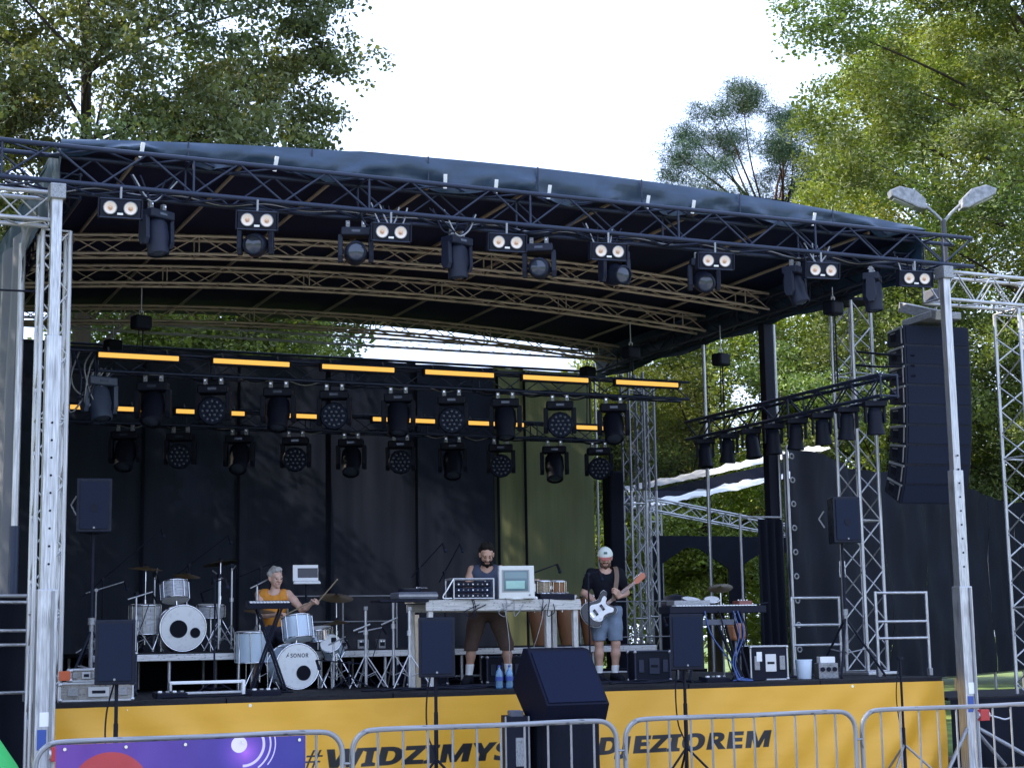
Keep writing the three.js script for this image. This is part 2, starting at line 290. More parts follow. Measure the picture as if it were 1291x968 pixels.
// ---------------------------------------------------------------- stage platform and skirts
{
  const t = thing('stage_platform', 'black plywood stage deck on aluminium legs', 'stage');
  for (let i = 0; i < 6; i++) for (let j = 0; j < 10; j++) {
    const w = 1.9, d = 0.965; box(t, 'deck_panel', w - 0.012, 0.09, d - 0.01, M.deck, [0.05 + w * (i + 0.5), S - 0.045, -0.36 - d * (j + 0.5)]);
    if (j % 3 === 0) rod(t, 'leg', [0.15 + w * i, 0, -0.5 - d * j], [0.15 + w * i, S - 0.1, -0.5 - d * j], 0.025, M.galv);
  }
}
{
  const tex = canvasTex(2048, 256, (c, w, h) => {
    c.fillStyle = 'rgb(216,160,42)'; c.fillRect(0, 0, w, h);
    for (let i = 0; i < 260; i++) { c.fillStyle = `rgba(${rnd() < 0.5 ? '255,205,80' : '190,130,10'},0.035)`; c.beginPath(); c.ellipse(rnd() * w, rnd() * h, 20 + rnd() * 90, 4 + rnd() * 16, 0, 0, 7); c.fill(); }
    const k = w / 11.3; // pixels per metre
    const put = (s, x0, x1, top, hgt, wt) => { c.save(); c.fillStyle = 'rgb(20,20,22)'; c.font = `${wt} 100px sans-serif`; const m = c.measureText(s).width; c.translate((x0 - 0.12) * k, (S - top + hgt) * k); c.transform((x1 - x0) * k / m, 0, -0.2 * (hgt * k) / 72, hgt * k / 72, 0, 0); c.fillText(s, 0, 0); if (wt === 'bold') { c.strokeStyle = 'rgb(20,20,22)'; c.lineWidth = 5; c.strokeText(s, 0, 0); } c.restore(); };
    put('#', 2.78, 2.99, 0.545, 0.235, 'normal'); put('WIDZIMYSIĘNADJEZIOREM', 3.02, 8.75, 0.54, 0.235, 'bold');
  });
  const t = thing('yellow_banner', 'long yellow printed banner skirting the front of the stage', 'banner');
  mesh(t, 'banner_sheet', sheetG(420, 14, (u, v) => {
    const x = 0.12 + 11.3 * u, e = Math.exp(-x / 1.6) + 1.15 * Math.exp(-(11.42 - x) / 0.75) + 0.17, d = (1 - v) * 1.14;
    const dir = x < 6 ? x * 7.5 - d * 7 : x * 8.5 + d * 8;
    return [x, S - 0.055 - d, -0.315 + 0.1 * (0.1 + 0.9 * (1 - v)) * Math.min(1, (11.44 - x) / 0.5) * e * Math.sin(dir + 1.2 * noise.noise(x * 1.2, v * 1.5, 2)) + 0.012 * fbm(x * 1.4, v * 2, 3) + 0.02 * (1 - v)];
  }), new THREE.MeshStandardMaterial({ map: tex, roughness: 0.48, side: THREE.DoubleSide }));
  for (let i = 0; i < 9; i++) cyl(t, 'eyelet', 0.018, 0.018, 0.012, M.chrome, [0.9 + i * 1.3, S - 0.085, -0.322], [Math.PI / 2, 0, 0], 12);
}
{
  const t = thing('black_wing_skirt', 'black cloth skirt covering the low platform beyond the yellow banner', 'cloth skirt');
  mesh(t, 'front_cloth', sheetG(90, 8, (u, v) => { const x = 11.5 + u * 5.5; return [x, 0.03 + 0.87 * v, -0.3 + 0.03 * Math.sin(x * 9) + 0.02 * fbm(x * 3, v, 1)]; }), M.blackCloth);
  box(t, 'platform_top', 5.5, 0.04, 2.0, M.deck, [14.25, 0.91, -1.34]);
  const u = thing('black_corner_cloth', 'black cloth hung from the stage corner behind the guard rail', 'cloth');
  mesh(u, 'cloth_sheet', sheetG(40, 10, (a, v) => { const x = -2.3 + a * 2.35; return [x, 0.05 + 2.25 * v, -1.2 + 0.05 * Math.sin(x * 11) + 0.03 * fbm(x * 3, v, 6)]; }), M.blackCloth);
  rod(u, 'top_pipe', [-2.3, 2.32, -1.2], [0.05, 2.32, -1.2], 0.022, M.galv);
}

// ---------------------------------------------------------------- trees
function taperTube(pts, r0, r1, seg = 8) {
  const c = new THREE.CatmullRomCurve3(pts), n = Math.max(6, pts.length * 4), fr = c.computeFrenetFrames(n, false), pos = [], idx = [];
  for (let i = 0; i <= n; i++) {
    const p = c.getPointAt(i / n), r = r0 + (r1 - r0) * Math.pow(i / n, 0.8);
    for (let j = 0; j <= seg; j++) { const a = j / seg * Math.PI * 2, k = r * (1 + 0.14 * noise.noise(p.x + Math.cos(a) * 2, p.y * 0.8, p.z + Math.sin(a) * 2)); pos.push(p.x + k * (Math.cos(a) * fr.normals[i].x + Math.sin(a) * fr.binormals[i].x), p.y + k * (Math.cos(a) * fr.normals[i].y + Math.sin(a) * fr.binormals[i].y), p.z + k * (Math.cos(a) * fr.normals[i].z + Math.sin(a) * fr.binormals[i].z)); }
  }
  for (let i = 0; i < n; i++) for (let j = 0; j < seg; j++) { const a = i * (seg + 1) + j, b = a + seg + 1; idx.push(a, b, a + 1, b, b + 1, a + 1); }
  const g = new THREE.BufferGeometry(); g.setAttribute('position', new THREE.Float32BufferAttribute(pos, 3)); g.setIndex(idx); g.computeVertexNormals(); return g;
}
const barkTex = noiseTex(256, (u, v) => { const a = noise.noise(u * 40, v * 7, 1) + 0.6 * fbm(u * 10, v * 10, 3); const k = 120 + a * 55; return [k, k * 0.93, k * 0.82]; }, [2, 6]);
const bark = std(0.2, 0.17, 0.13, 0.95, 0, { map: barkTex }), pineBark = std(0.3, 0.14, 0.075, 0.95, 0, { map: barkTex });
function twigG(kind) {
  const pos = [], idx = []; const n = kind === 'needle' ? 16 : 10;
  for (let i = 0; i < n; i++) {
    const c = V(rr(-1, 1), rr(-0.7, 0.7), rr(-1, 1)).multiplyScalar(0.2), l = kind === 'needle' ? rr(0.1, 0.17) : rr(0.075, 0.13), w = kind === 'needle' ? 0.012 : l * rr(0.55, 0.75);
    const d = V(rr(-1, 1), rr(-0.9, 0.5), rr(-1, 1)).normalize(), s = d.clone().cross(V(rr(-0.5, 0.5), 1, rr(-0.5, 0.5))).normalize(), b = pos.length / 3;
    const up = s.clone().cross(d).multiplyScalar(w * 0.18);
    for (const q of [c.clone().addScaledVector(d, -l / 2), c.clone().addScaledVector(s, w / 2).addScaledVector(d, l * 0.05).add(up), c.clone().addScaledVector(d, l / 2), c.clone().addScaledVector(s, -w / 2).addScaledVector(d, l * 0.05).add(up)]) pos.push(q.x, q.y, q.z);
    idx.push(b, b + 1, b + 2, b, b + 2, b + 3);
  }
  const g = new THREE.BufferGeometry(); g.setAttribute('position', new THREE.Float32BufferAttribute(pos, 3)); g.setIndex(idx); g.computeVertexNormals(); return g;
}
const TWIG = [twigG('leaf'), twigG('leaf')], NEEDLE = twigG('needle');
const leafMat = phys(1, 1, 1, 0.9, 0, { transmission: 0.42, thickness: 0 }), needleMat = std(1, 1, 1, 0.7);
function foliage(t, blobs, per, col, size, geo, mat, droop = 0) {
  const total = blobs.reduce((s, b) => s + Math.round(per * b.n), 0), im = new THREE.InstancedMesh(geo, mat, total), m = new THREE.Matrix4(), q = new THREE.Quaternion(), e = new THREE.Euler(), c = new THREE.Color(); let k = 0;
  for (const b of blobs) {
    const tone = rr(0.75, 1.25), warm = rr(-0.15, 0.15), cnt = Math.round(per * b.n);
    const ns = Math.max(5, Math.round(9 + b.r * 7)), subs = Array.from({ length: ns }, () => { const d = V(rr(-1, 1), rr(-1, 1), rr(-1, 1)).normalize().multiplyScalar(0.35 + 0.75 * Math.sqrt(rnd())); return { p: V(b.p.x + d.x * b.r, b.p.y + d.y * b.r * b.fl, b.p.z + d.z * b.r), r: b.r * rr(0.2, 0.42) }; });
    for (let i = 0; i < cnt; i++) {
      const sb = subs[i % ns], d = V(rr(-1, 1), rr(-1, 1), rr(-1, 1)), p = V(sb.p.x + d.x * sb.r * 1.15, sb.p.y + d.y * sb.r * 0.6 - 0.25 * sb.r * d.x * d.x, sb.p.z + d.z * sb.r * 1.15);
      e.set(rr(-0.7, 0.7), rr(0, 6.3), rr(-0.7, 0.7)); q.setFromEuler(e); const s = size * rr(0.6, 1.4); m.compose(p, q, V(s, s, s)); im.setMatrixAt(k, m);
      const f = tone * rr(0.7, 1.3); c.setRGB(col[0] * f * (1 + warm), col[1] * f, col[2] * f * (1 - warm)); im.setColorAt(k, c); k++;
    }
  }
  im.name = 'crown'; im.castShadow = im.receiveShadow = true; im.userData.kind = 'stuff'; t.add(im); return im;
}
function tree(name, label, o, group) {
  const [x, z] = o.at, t = thing(name, label, 'tree', [x, 0, z], 0, group), H = o.h, lean = o.lean ?? [0, 0];
  const top = V(lean[0], H * 0.8, lean[1]), mid = V(lean[0] * 0.4 + rr(-0.2, 0.2), H * 0.4, lean[1] * 0.4);
  mesh(t, 'trunk', taperTube([V(0, -0.1, 0), V(rr(-0.1, 0.1), H * 0.18, 0), mid, V(lean[0] * 0.75, H * 0.62, lean[1] * 0.75), top], o.r, o.r * 0.22), o.bark ?? bark);
  const blobs = [...(o.extra ?? []).map(b => ({ p: V(b[0] - x, b[1], b[2] - z), r: b[3], fl: b[4] ?? 0.75, n: b[5] ?? b[3] * b[3] }))];
  for (let i = 0; i < (o.n ?? 30); i++) {
    const a = i * 2.399 + rr(-0.4, 0.4), v = (i + 0.5) / (o.n ?? 30) * 2 - 1, rad = Math.sqrt(1 - v * v) * rr(0.62, 1), r = rr(o.br[0], o.br[1]);
    const p = V(o.c[0] + Math.cos(a) * rad * o.R[0], o.c[1] + v * o.R[1] * rr(0.8, 1), o.c[2] + Math.sin(a) * rad * o.R[2]); blobs.push({ p, r, fl: o.fl ?? 0.72, n: r * r });
  }
  blobs.forEach((b, i) => { if (i % (o.skip ?? 2)) return; const h = Math.min(H * 0.72, Math.max(H * 0.2, b.p.y - rr(1.5, 3.2))), s = V(lean[0] * h / H, h, lean[1] * h / H); mesh(t, 'limb', taperTube([s, s.clone().lerp(b.p, 0.45).add(V(rr(-0.3, 0.3), rr(-0.1, 0.5), rr(-0.3, 0.3))), b.p], o.r * rr(0.12, 0.24), 0.015, 6), o.bark ?? bark); });
  foliage(t, blobs, o.per, o.col, o.size ?? 1, o.needle ? NEEDLE : TWIG[blobs.length % 2], o.needle ? needleMat : leafMat);
  return t;
}
const lime = [0.24, 0.29, 0.02], mid = [0.14, 0.195, 0.02], shadedOlive = [0.115, 0.145, 0.03];  // last colour is darker and duller: shade on the left trees put into the leaves
tree('broadleaf_tree', 'large broadleaf tree with a visible trunk behind the grey tarpaulin side', { at: [3.3, -16.5], h: 19, r: 0.34, lean: [-0.3, 0], c: [0.1, 14.0, 0], R: [4.2, 4.8, 3.6], n: 44, br: [0.7, 1.35], per: 190, col: shadedOlive, size: 1.1,
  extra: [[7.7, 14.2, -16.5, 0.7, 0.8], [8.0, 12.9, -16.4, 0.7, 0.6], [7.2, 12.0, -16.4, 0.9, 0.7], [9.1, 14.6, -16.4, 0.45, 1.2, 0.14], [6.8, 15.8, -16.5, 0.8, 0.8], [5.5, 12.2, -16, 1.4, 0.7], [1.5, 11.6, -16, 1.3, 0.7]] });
tree('broadleaf_tree', 'broadleaf tree leaning over the outer end of the front truss', { at: [-3.6, -11.5], h: 17, r: 0.3, c: [0, 10.6, 0], R: [3.6, 5.4, 3.4], n: 40, br: [0.7, 1.4], per: 190, col: shadedOlive, size: 1.05 });
tree('broadleaf_tree', 'spreading tree beside the stage beyond the grey tarpaulin', { at: [-9.6, -8.2], h: 17, r: 0.34, c: [0, 10.6, 0], R: [4.6, 5.0, 4.4], n: 40, br: [0.8, 1.6], per: 150, col: mid, size: 1.25 });
tree('broadleaf_tree', 'spreading tree over the forecourt beside the crowd barriers', { at: [-10.6, -1.2], h: 17, r: 0.34, c: [0, 10.8, 0], R: [4.6, 4.8, 4.6], n: 40, br: [0.8, 1.6], per: 150, col: mid, size: 1.25 });
tree('background_tree', 'round broadleaf tree seen through the gap over the backdrop', { at: [8.6, -24], h: 13.2, r: 0.3, c: [-1.4, 10.2, 0], R: [3.6, 3.4, 3], n: 30, br: [1.1, 1.8], per: 190, col: mid, size: 1.25 });
tree('background_tree', 'tall tree far behind the grey tarpaulin and outer truss', { at: [-6, -24], h: 20, r: 0.35, c: [0, 12, 0], R: [5.5, 7, 4], n: 34, br: [1.3, 2.1], per: 190, col: mid, size: 1.3 });
tree('pine_tree', 'tall open crowned pine rising over the roof edge', { at: [29.6, -30], h: 20.8, r: 0.34, lean: [-1.2, 0], c: [-1.5, 17.4, 0], R: [3.2, 3.1, 2.6], n: 52, br: [0.35, 0.75], fl: 0.45, per: 300, col: [0.075, 0.12, 0.06], size: 1.5, needle: true, bark: pineBark, skip: 2 });
tree('lime_tree', 'bright yellow green tree with drooping sprays beside the pine', { at: [29.3, -22], h: 21, r: 0.3, c: [0, 12.6, 0], R: [4.4, 8.0, 3.6], n: 60, br: [0.8, 1.5], per: 200, col: lime, size: 1.15, extra: [[25.6, 15.0, -22, 1.0], [25.3, 13.6, -22, 0.9]] });
tree('lime_tree', 'huge leafy tree overhanging the street lamp and outer tower', { at: [27.5, -15], h: 23, r: 0.42, c: [-0.6, 12.6, 0], R: [5.4, 9.4, 4.2], n: 84, br: [0.8, 1.6], per: 200, col: mid, size: 1.1, extra: [[20.3, 16.6, -15, 0.9], [21.6, 17.0, -15, 1.1], [22.2, 15.0, -15.2, 0.9], [19.7, 17.2, -15, 0.6]] });
tree('background_tree', 'yellow green tree seen through the open stage side behind the hung side truss', { at: [19.5, -19.5], h: 11, r: 0.25, c: [0, 6.6, 0], R: [3.4, 4.2, 2.8], n: 36, br: [0.7, 1.3], per: 210, col: lime, size: 1.1 });
tree('background_tree', 'leafy tree behind the round capped truss tower', { at: [23.0, -16.5], h: 11, r: 0.24, c: [-0.3, 6.4, 0], R: [3.6, 4.8, 2.6], n: 36, br: [0.7, 1.3], per: 210, col: mid, size: 1.1 });
tree('background_tree', 'low bushy tree seen through the sheer mesh beyond the white tent roof', { at: [16.5, -21.5], h: 8.5, r: 0.25, c: [0.2, 4.6, 0], R: [3.4, 3.2, 2.6], n: 34, br: [0.7, 1.3], per: 210, col: lime, size: 1.2 });
tree('background_tree', 'broad tree beyond the outer aluminium tower', { at: [30, -13], h: 14, r: 0.3, c: [0, 7.2, 0], R: [4.2, 5.6, 3.4], n: 36, br: [1.1, 1.9], per: 250, col: mid, size: 1.15 });
{ // far wood closing the horizon
  const o = new THREE.Group(); o.name = 'distant_wood'; scene.add(o); tag(o, 'mass of distant park trees along the horizon', 'wood', null, 'stuff');
  const bl = []; for (let i = 0; i < 90; i++) { const a = -0.75 + i / 90 * 2.3, R = 62 + rr(-6, 8); bl.push({ p: V(-2 + Math.sin(a) * R, rr(1.2, 8.5), 17 - Math.cos(a) * R), r: rr(2.2, 3.6), fl: 0.85, n: 8 }); }
  foliage(o, bl, 55, mid, 3.2, TWIG[0], leafMat).name = 'foliage';
}
{
  const t = thing('street_lamp', 'twin headed park street lamp rising behind the loudspeaker column', 'street lamp', [16.63, 0, -6.2], -0.42);
  const gy = 9.15; t.scale.set(0.84, 1, 0.84); lathe(t, 'pole', [[0.11, 0], [0.1, 0.6], [0.075, 0.7], [0.055, gy]], std(0.06, 0.06, 0.065, 0.5, 0.4), [0, 0, 0], null, 16);
  for (const s of [-1, 1]) {
    tube(t, 'arm', [[0, gy - 0.05, 0], [s * 0.2, gy + 0.14, 0], [s * 0.42, gy + 0.3, 0]], 0.035, M.galv, 12);
    const pts = [[0, -0.07], [0.06, 0.06], [0.3, 0.15], [0.62, 0.12], [0.78, 0.0], [0.74, -0.06], [0.1, -0.1]].map(q => [q[0] * s, q[1]]);
    const h = mesh(t, 'lamp_head', extr(pts, 0.26, 0.03), M.galv, [s * 0.38, gy + 0.28, -0.13], [0, 0, s * 0.32]);
    box(h, 'glass_bowl', 0.46, 0.03, 0.2, std(0.5, 0.52, 0.5, 0.15), [s * 0.46, -0.105, 0.13], [0, 0, s * 0.04]);
  }
}
{ // backstage tent beyond the open side
  const t = thing('backstage_tent', 'black backstage tent with sunlit white roof tarps on a truss frame', 'tent');
  const wt = phys(0.85, 0.85, 0.83, 0.9, 0, { transmission: 0.5, thickness: 0 }), Y = (x, y, z) => [x, y, z];
  for (const [a, b] of [[[13.9, 4.78, -13.4], [19.0, 5.85, -13.4]], [[13.6, 4.35, -12.4], [18.0, 5.2, -12.4]]])
    mesh(t, 'roof_tarp', sheetG(40, 8, (u, v) => Y(a[0] + (b[0] - a[0]) * u, a[1] + (b[1] - a[1]) * u + 0.13 * v + 0.07 * fbm(u * 14, v * 3, a[0]), a[2] - v * 0.5)), wt);
  mesh(t, 'black_fly', sheetG(20, 6, (u, v) => Y(13.6 + 5 * u, 4.3 + 1.05 * u + 0.35 * v, -13.0 - 0.3 * v)), M.blackCloth);
  truss(t, [13.3, 4.45, -12], [17.8, 3.75, -12], [0.15, 1, 0], 0.26, 0.24, M.alu, 0.36, 0.02, 0.01);
  for (const x of [13.72, 17.4]) truss(t, [x, 0, -12.1], [x, 4.4, -12.1], [0, 0, 1], 0.24, 0.24, M.alu, 0.34, 0.018, 0.009);
  const arch = (x0, x1) => extr([[x0, 3.75], [x1, 3.75], [x1, 0], [x1 - 0.18, 0], [x1 - 0.18, 3.1], [(x0 + x1) / 2 + 0.1, 3.5], [(x0 + x1) / 2 - 0.2, 3.52], [x0 + 0.2, 3.2], [x0 + 0.2, 0], [x0, 0]], 0.04, 0);
  mesh(t, 'arched_drape', arch(13.4, 15.3), M.blackCloth, [0, 0, -11.6]); mesh(t, 'arched_drape', arch(15.32, 17.3), M.blackCloth, [0, 0, -11.65]);
  mesh(t, 'back_drape', sheetG(20, 6, (u, v) => Y(17.1 + 1.6 * u, 4.1 * v, -11.4 + 0.05 * Math.sin(u * 20))), M.blackCloth);
  const k = thing('covered_equipment', 'rounded heap of black covered equipment in the backstage tent mouth', 'equipment', [12.75, S, -9.6]);
  lathe(k, 'black_cover', [[0.001, 1.35], [0.2, 1.3], [0.36, 1.05], [0.42, 0.7], [0.45, 0.3], [0.5, 0]], M.blackCloth, null, null, 14); box(k, 'white_label', 0.22, 0.07, 0.012, M.white, [0.02, 0.72, 0.43], [-0.05, 0, 0.1]);
  box(k, 'pedestal', 0.8, S - 0.02, 0.8, M.black, [0, -S / 2, 0]);
}

// ---------------------------------------------------------------- stage lights
const G = { wash: 'wash moving heads', spot: 'spot moving heads' };
function movingHead(kind, label, group, pos, turn, tilt, mat = M.black) {
  const t = thing('moving_head_light', label, 'stage light', pos, turn, group), wash = kind === 'wash'; if (pos[2] < -1) t.scale.setScalar(1.22); // hangs below pos
  for (const x of [-0.09, 0.09]) { const c = box(t, 'clamp', 0.05, 0.1, 0.05, M.galv, [x, -0.04, 0]); cyl(c, 'bolt', 0.012, 0.012, 0.07, M.chrome, [0, 0.02, 0], [Math.PI / 2, 0, 0], 8); }
  box(t, 'base', 0.34, 0.1, 0.22, mat, [0, -0.13, 0], null, 0.02); box(t, 'display', 0.1, 0.03, 0.006, M.lens, [0, -0.13, 0.112]);
  for (const s of [-1, 1]) mesh(t, 'yoke_arm', extr([[-0.05, 0], [0.05, 0], [0.06, -0.24], [0.03, -0.3], [-0.03, -0.3], [-0.06, -0.24]], 0.04, 0.008), mat, [s * 0.175 - 0.02, -0.17, 0], [0, Math.PI / 2, 0]);
  const h = new THREE.Group(); h.name = 'head'; h.position.set(0, -0.37, 0); h.rotation.x = tilt; t.add(h);
  if (wash) {
    lathe(h, 'head_shell', [[0.001, -0.15], [0.1, -0.14], [0.15, -0.06], [0.162, 0.03], [0.165, 0.09], [0.15, 0.1]], mat, null, [Math.PI / 2, 0, 0], 12);
    cyl(h, 'front_plate', 0.15, 0.15, 0.012, M.grille, [0, 0, 0.093], [Math.PI / 2, 0, 0], 24);
    const gs = []; for (const [n, r] of [[1, 0], [6, 0.055], [12, 0.11]]) for (let i = 0; i < n; i++) { const g = new THREE.SphereGeometry(0.021, 10, 6); g.scale(1, 1, 0.5); g.translate(r * Math.cos(i / n * 6.283), r * Math.sin(i / n * 6.283), 0.101); gs.push(g); }
    mesh(h, 'led_lenses', mergeGeometries(gs), M.lens).userData.kind = 'stuff';
  } else {
    lathe(h, 'head_shell', [[0.001, -0.22], [0.09, -0.21], [0.13, -0.14], [0.135, 0.02], [0.115, 0.1], [0.12, 0.2], [0.1, 0.21]], mat, null, [Math.PI / 2, 0, 0], 18);
    lathe(h, 'lens', [[0.001, 0.215], [0.05, 0.21], [0.1, 0.19]], M.lens, null, [Math.PI / 2, 0, 0], 20);
  }
  return t;
}
const UPX = [2.15, 2.99, 3.93, 4.76, 5.74, 6.58, 7.45, 8.36, 9.28], UL = { wash: 'black wash moving head with a round lens cluster on the upper truss', spot: 'black spot moving head with a narrow lens on the upper truss' };
UPX.forEach((x, i) => movingHead(i % 2 ? 'wash' : 'spot', i % 2 ? UL.wash : UL.spot, i % 2 ? 'upper truss wash heads' : 'upper truss spot heads', [x, 5.44, -5.25], -0.4, i % 2 ? rr(0.0, 0.25) : rr(0.9, 1.3)));
movingHead('spot', 'pale blue grey moving head at the end of the upper truss', null, [1.42, 5.48, -5.25], 0.3, 1.2, std(0.05, 0.068, 0.11, 0.45));
const LOX = [2.39, 3.25, 4.19, 5.12, 6.06, 6.92, 7.85, 8.73, 9.74, 10.6];
LOX.forEach((x, i) => movingHead(i % 2 ? 'wash' : 'spot', i % 2 ? 'black wash moving head with lens cluster on the lower truss' : 'black spot moving head on the lower truss by the backdrop', i % 2 ? 'lower truss wash heads' : 'lower truss spot heads', [x, 5.14, -8.35], -0.4, i % 2 ? rr(0, 0.25) : rr(0.9, 1.3)));
[1.11, 2.22, 3.4, 4.66, 5.73, 6.75, 8.02, 9.39, 10.6].forEach((x, i) => movingHead('spot', 'black moving head hung under the front roof truss', 'front truss moving heads', [x, 6.55, -0.3], -0.4 + [0.9, 0, 0.1, 0.8, -0.1, 0.5, 0, 0.9, 1.2][i], [1.4, 0.2, 0.1, 1.5, 0.15, 0.2, 0.3, 1.2, 1.5][i], phys(0.012, 0.016, 0.032, 0.5, 0, { specularIntensity: 0.5 })));
// two lamp blinders
function blinder(x) {
  const t = thing('blinder_light', 'two lamp blinder with cream reflectors on the front roof truss', 'stage light', [x, 6.355, 0.08], -0.25 + rr(-0.08, 0.06), 'front truss blinders'); t.rotation.x = 0.1;
  for (const s of [-1, 1]) box(t, 'side_plate', 0.018, 0.21, 0.14, M.black, [s * 0.225, 0, 0]);
  box(t, 'housing', 0.43, 0.2, 0.12, M.black, [0, 0, 0.0], null, 0.012); box(t, 'front_frame', 0.43, 0.014, 0.02, M.blackTruss, [0, 0.1, 0.06]); box(t, 'front_frame', 0.43, 0.014, 0.02, M.blackTruss, [0, -0.1, 0.06]);
  const cream = std(0.78, 0.66, 0.54, 0.35, 0.05), core = std(0.6, 0.36, 0.22, 0.3);
  for (const s of [-1, 1]) {
    const l = lathe(t, 'lamp', [[0.001, 0.0], [0.03, 0.004], [0.055, 0.016], [0.064, 0.024], [0.066, 0.01]], cream, [s * 0.105, 0, 0.062], [Math.PI / 2, 0, 0], 22);
    lathe(l, 'bulb', [[0.001, 0.03], [0.016, 0.024], [0.024, 0.004]], core, null, null, 14); mesh(l, 'lamp_ring', new THREE.TorusGeometry(0.068, 0.006, 6, 24), M.galv, [0, 0.02, 0], [Math.PI / 2, 0, 0]);
  }
  box(t, 'rating_plate', 0.06, 0.022, 0.006, M.white, [0, -0.06, 0.064]); rod(t, 'hanging_tube', [0, 0.1, 0], [0, 0.24, -0.02], 0.014, M.galv);
}
[0.64, 2.13, 3.69, 5.13, 6.47, 7.96, 9.53, 11.0].forEach(blinder);
// glowing light bars
function lightBar(x0, y, z, label, group) {
  const L = 1.09, t = thing('light_bar', label, 'light bar', [x0 + L / 2, y, z], 0, group);
  box(t, 'housing', L + 0.05, 0.12, 0.08, M.black, [0, 0, 0]);
  const g = box(t, 'glowing_strip', L, 0.066, 0.02, M.bar, [0, 0, 0.046], null, 0.008);
  for (const s of [-0.4, 0.4]) rod(t, 'bracket', [s, 0.05, 0], [s, 0.12, -0.06], 0.012, M.galv);
  const l = new THREE.RectAreaLight(0xffb347, 0.5, L, 0.07); l.name = 'bar_glow'; l.position.set(0, 0, 0.062); l.rotation.y = Math.PI; t.add(l);
}
for (let i = 0; i < 6; i++) lightBar(1.36 + i * 1.575, 5.66, -5.08, 'glowing orange light bar on the upper black lighting truss', 'upper glowing bars');
for (let i = 0; i < 6; i++) lightBar(1.51 + i * 1.62, 5.37, -8.2, 'glowing orange light bar on the lower black lighting truss', 'lower glowing bars');
// hoists carrying the trusses
function hoist(label, x, yTop, yBody, yBot, z, group) {
  const t = thing('chain_hoist', label, 'chain hoist', [x, yBody, z], 0.3, group);
  box(t, 'motor_body', 0.26, 0.2, 0.2, M.black, [0, 0, 0], null, 0.04); mesh(t, 'hook', new THREE.TorusGeometry(0.035, 0.01, 6, 14), M.steel, [0, 0.14, 0]);
  rod(t, 'upper_chain', [0, 0.14, 0], [0, yTop - yBody, 0], 0.009, M.steel); rod(t, 'lower_chain', [0.03, -0.1, 0], [0.03, yBot - yBody, 0], 0.011, M.black);
  rod(t, 'cable', [-0.04, -0.1, 0.02], [-0.1, yBot - yBody, 0.05], 0.008, M.black);
}
hoist('chain hoist over the side lighting truss beside the black post', 10.95, 6.6, 6.05, 5.16, -4.75); hoist('chain hoist over the side lighting truss beside the capped tower', 10.95, 6.6, 6.3, 5.16, -1.7);
for (const x of [2.0, 9.7]) hoist('chain hoist lifting the upper lighting truss', x, 6.7, 6.2, 5.73, -5.4, 'upper truss hoists');
for (const x of [2.2, 10.5]) hoist('chain hoist lifting the lower lighting truss', x, 6.8, 6.4, 5.43, -8.5, 'lower truss hoists');
// profile lights under the side truss
for (let i = 0; i < 8; i++) {
  const t = thing('profile_light', 'black stage light pointing down from the side truss', 'stage light', [10.85, 4.86, -0.72 - i * 0.62 - (i > 6 ? 0.1 : 0)], -0.4, 'side truss lights');
  box(t, 'clamp', 0.05, 0.08, 0.06, M.galv, [0, 0, 0]); box(t, 'base', 0.3, 0.07, 0.2, M.black, [0, -0.06, 0]);
  for (const s of [-1, 1]) box(t, 'yoke_arm', 0.03, 0.22, 0.09, M.black, [s * 0.125, -0.2, 0]);
  lathe(t, 'barrel', [[0.001, -0.1], [0.085, -0.11], [0.1, -0.2], [0.105, -0.36], [0.125, -0.46], [0.12, -0.47], [0.001, -0.42]], M.black, null, [rr(-0.1, 0.1), 0, rr(-0.08, 0.08)], 14);
}
// cable bundles and looms under the trusses
for (const [x, y, z, n] of [[3.6, 6.6, -0.1, 4], [1.0, 6.66, -0.1, 3], [9.5, 6.62, -0.1, 5], [4.5, 6.6, -0.1, 3], [11.0, 6.55, -0.1, 3], [6.4, 6.6, -0.1, 3]]) {
  const t = thing('cable_bundle', `loose cable loops tied to the front roof truss`, 'cable', [x, y, z], 0, 'front truss cable loops');
  for (let i = 0; i < n; i++) { const a = rr(-0.3, 0), b = rr(0.05, 0.35); tube(t, 'cable', [[a, 0.12, 0.06], [(a + b) / 2 - 0.05, -rr(0.1, 0.22), 0.12], [(a + b) / 2 + 0.08, -rr(0.05, 0.2), 0.1], [b, 0.1, 0.05]], 0.011, i % 2 ? M.galv : M.black, 20, 6); }
}
{
  const t = thing('cable_bundle', 'thick black cables slung from the capped tower to the loudspeaker column', 'cable'), P = [[11.5, 5.72, -2.0], [11.7, 5.66, -1.6], [12.0, 5.62, -1.3]];
  for (let i = 0; i < 3; i++) tube(t, 'cable', P.map(q => [q[0], q[1] - i * 0.16 + rr(-0.05, 0.05), q[2]]), 0.016, M.black, 16, 6);
  const u = thing('cable_bundle', 'tangled cables hanging at the end of the upper lighting truss', 'cable');
  for (let i = 0; i < 7; i++) tube(u, 'cable', [[1.0 + rr(-0.1, 0.5), 5.75, -5.2], [1.1 + rr(-0.2, 0.3), 5.5 - rr(0, 0.3), -5.1], [1.2 + rr(-0.3, 0.2), 5.15 - rr(0, 0.3), -5.15], [1.35 + rr(-0.1, 0.3), 5.5, -5.2]], 0.013, i % 2 ? M.blackTruss : M.galv, 24, 6);
}
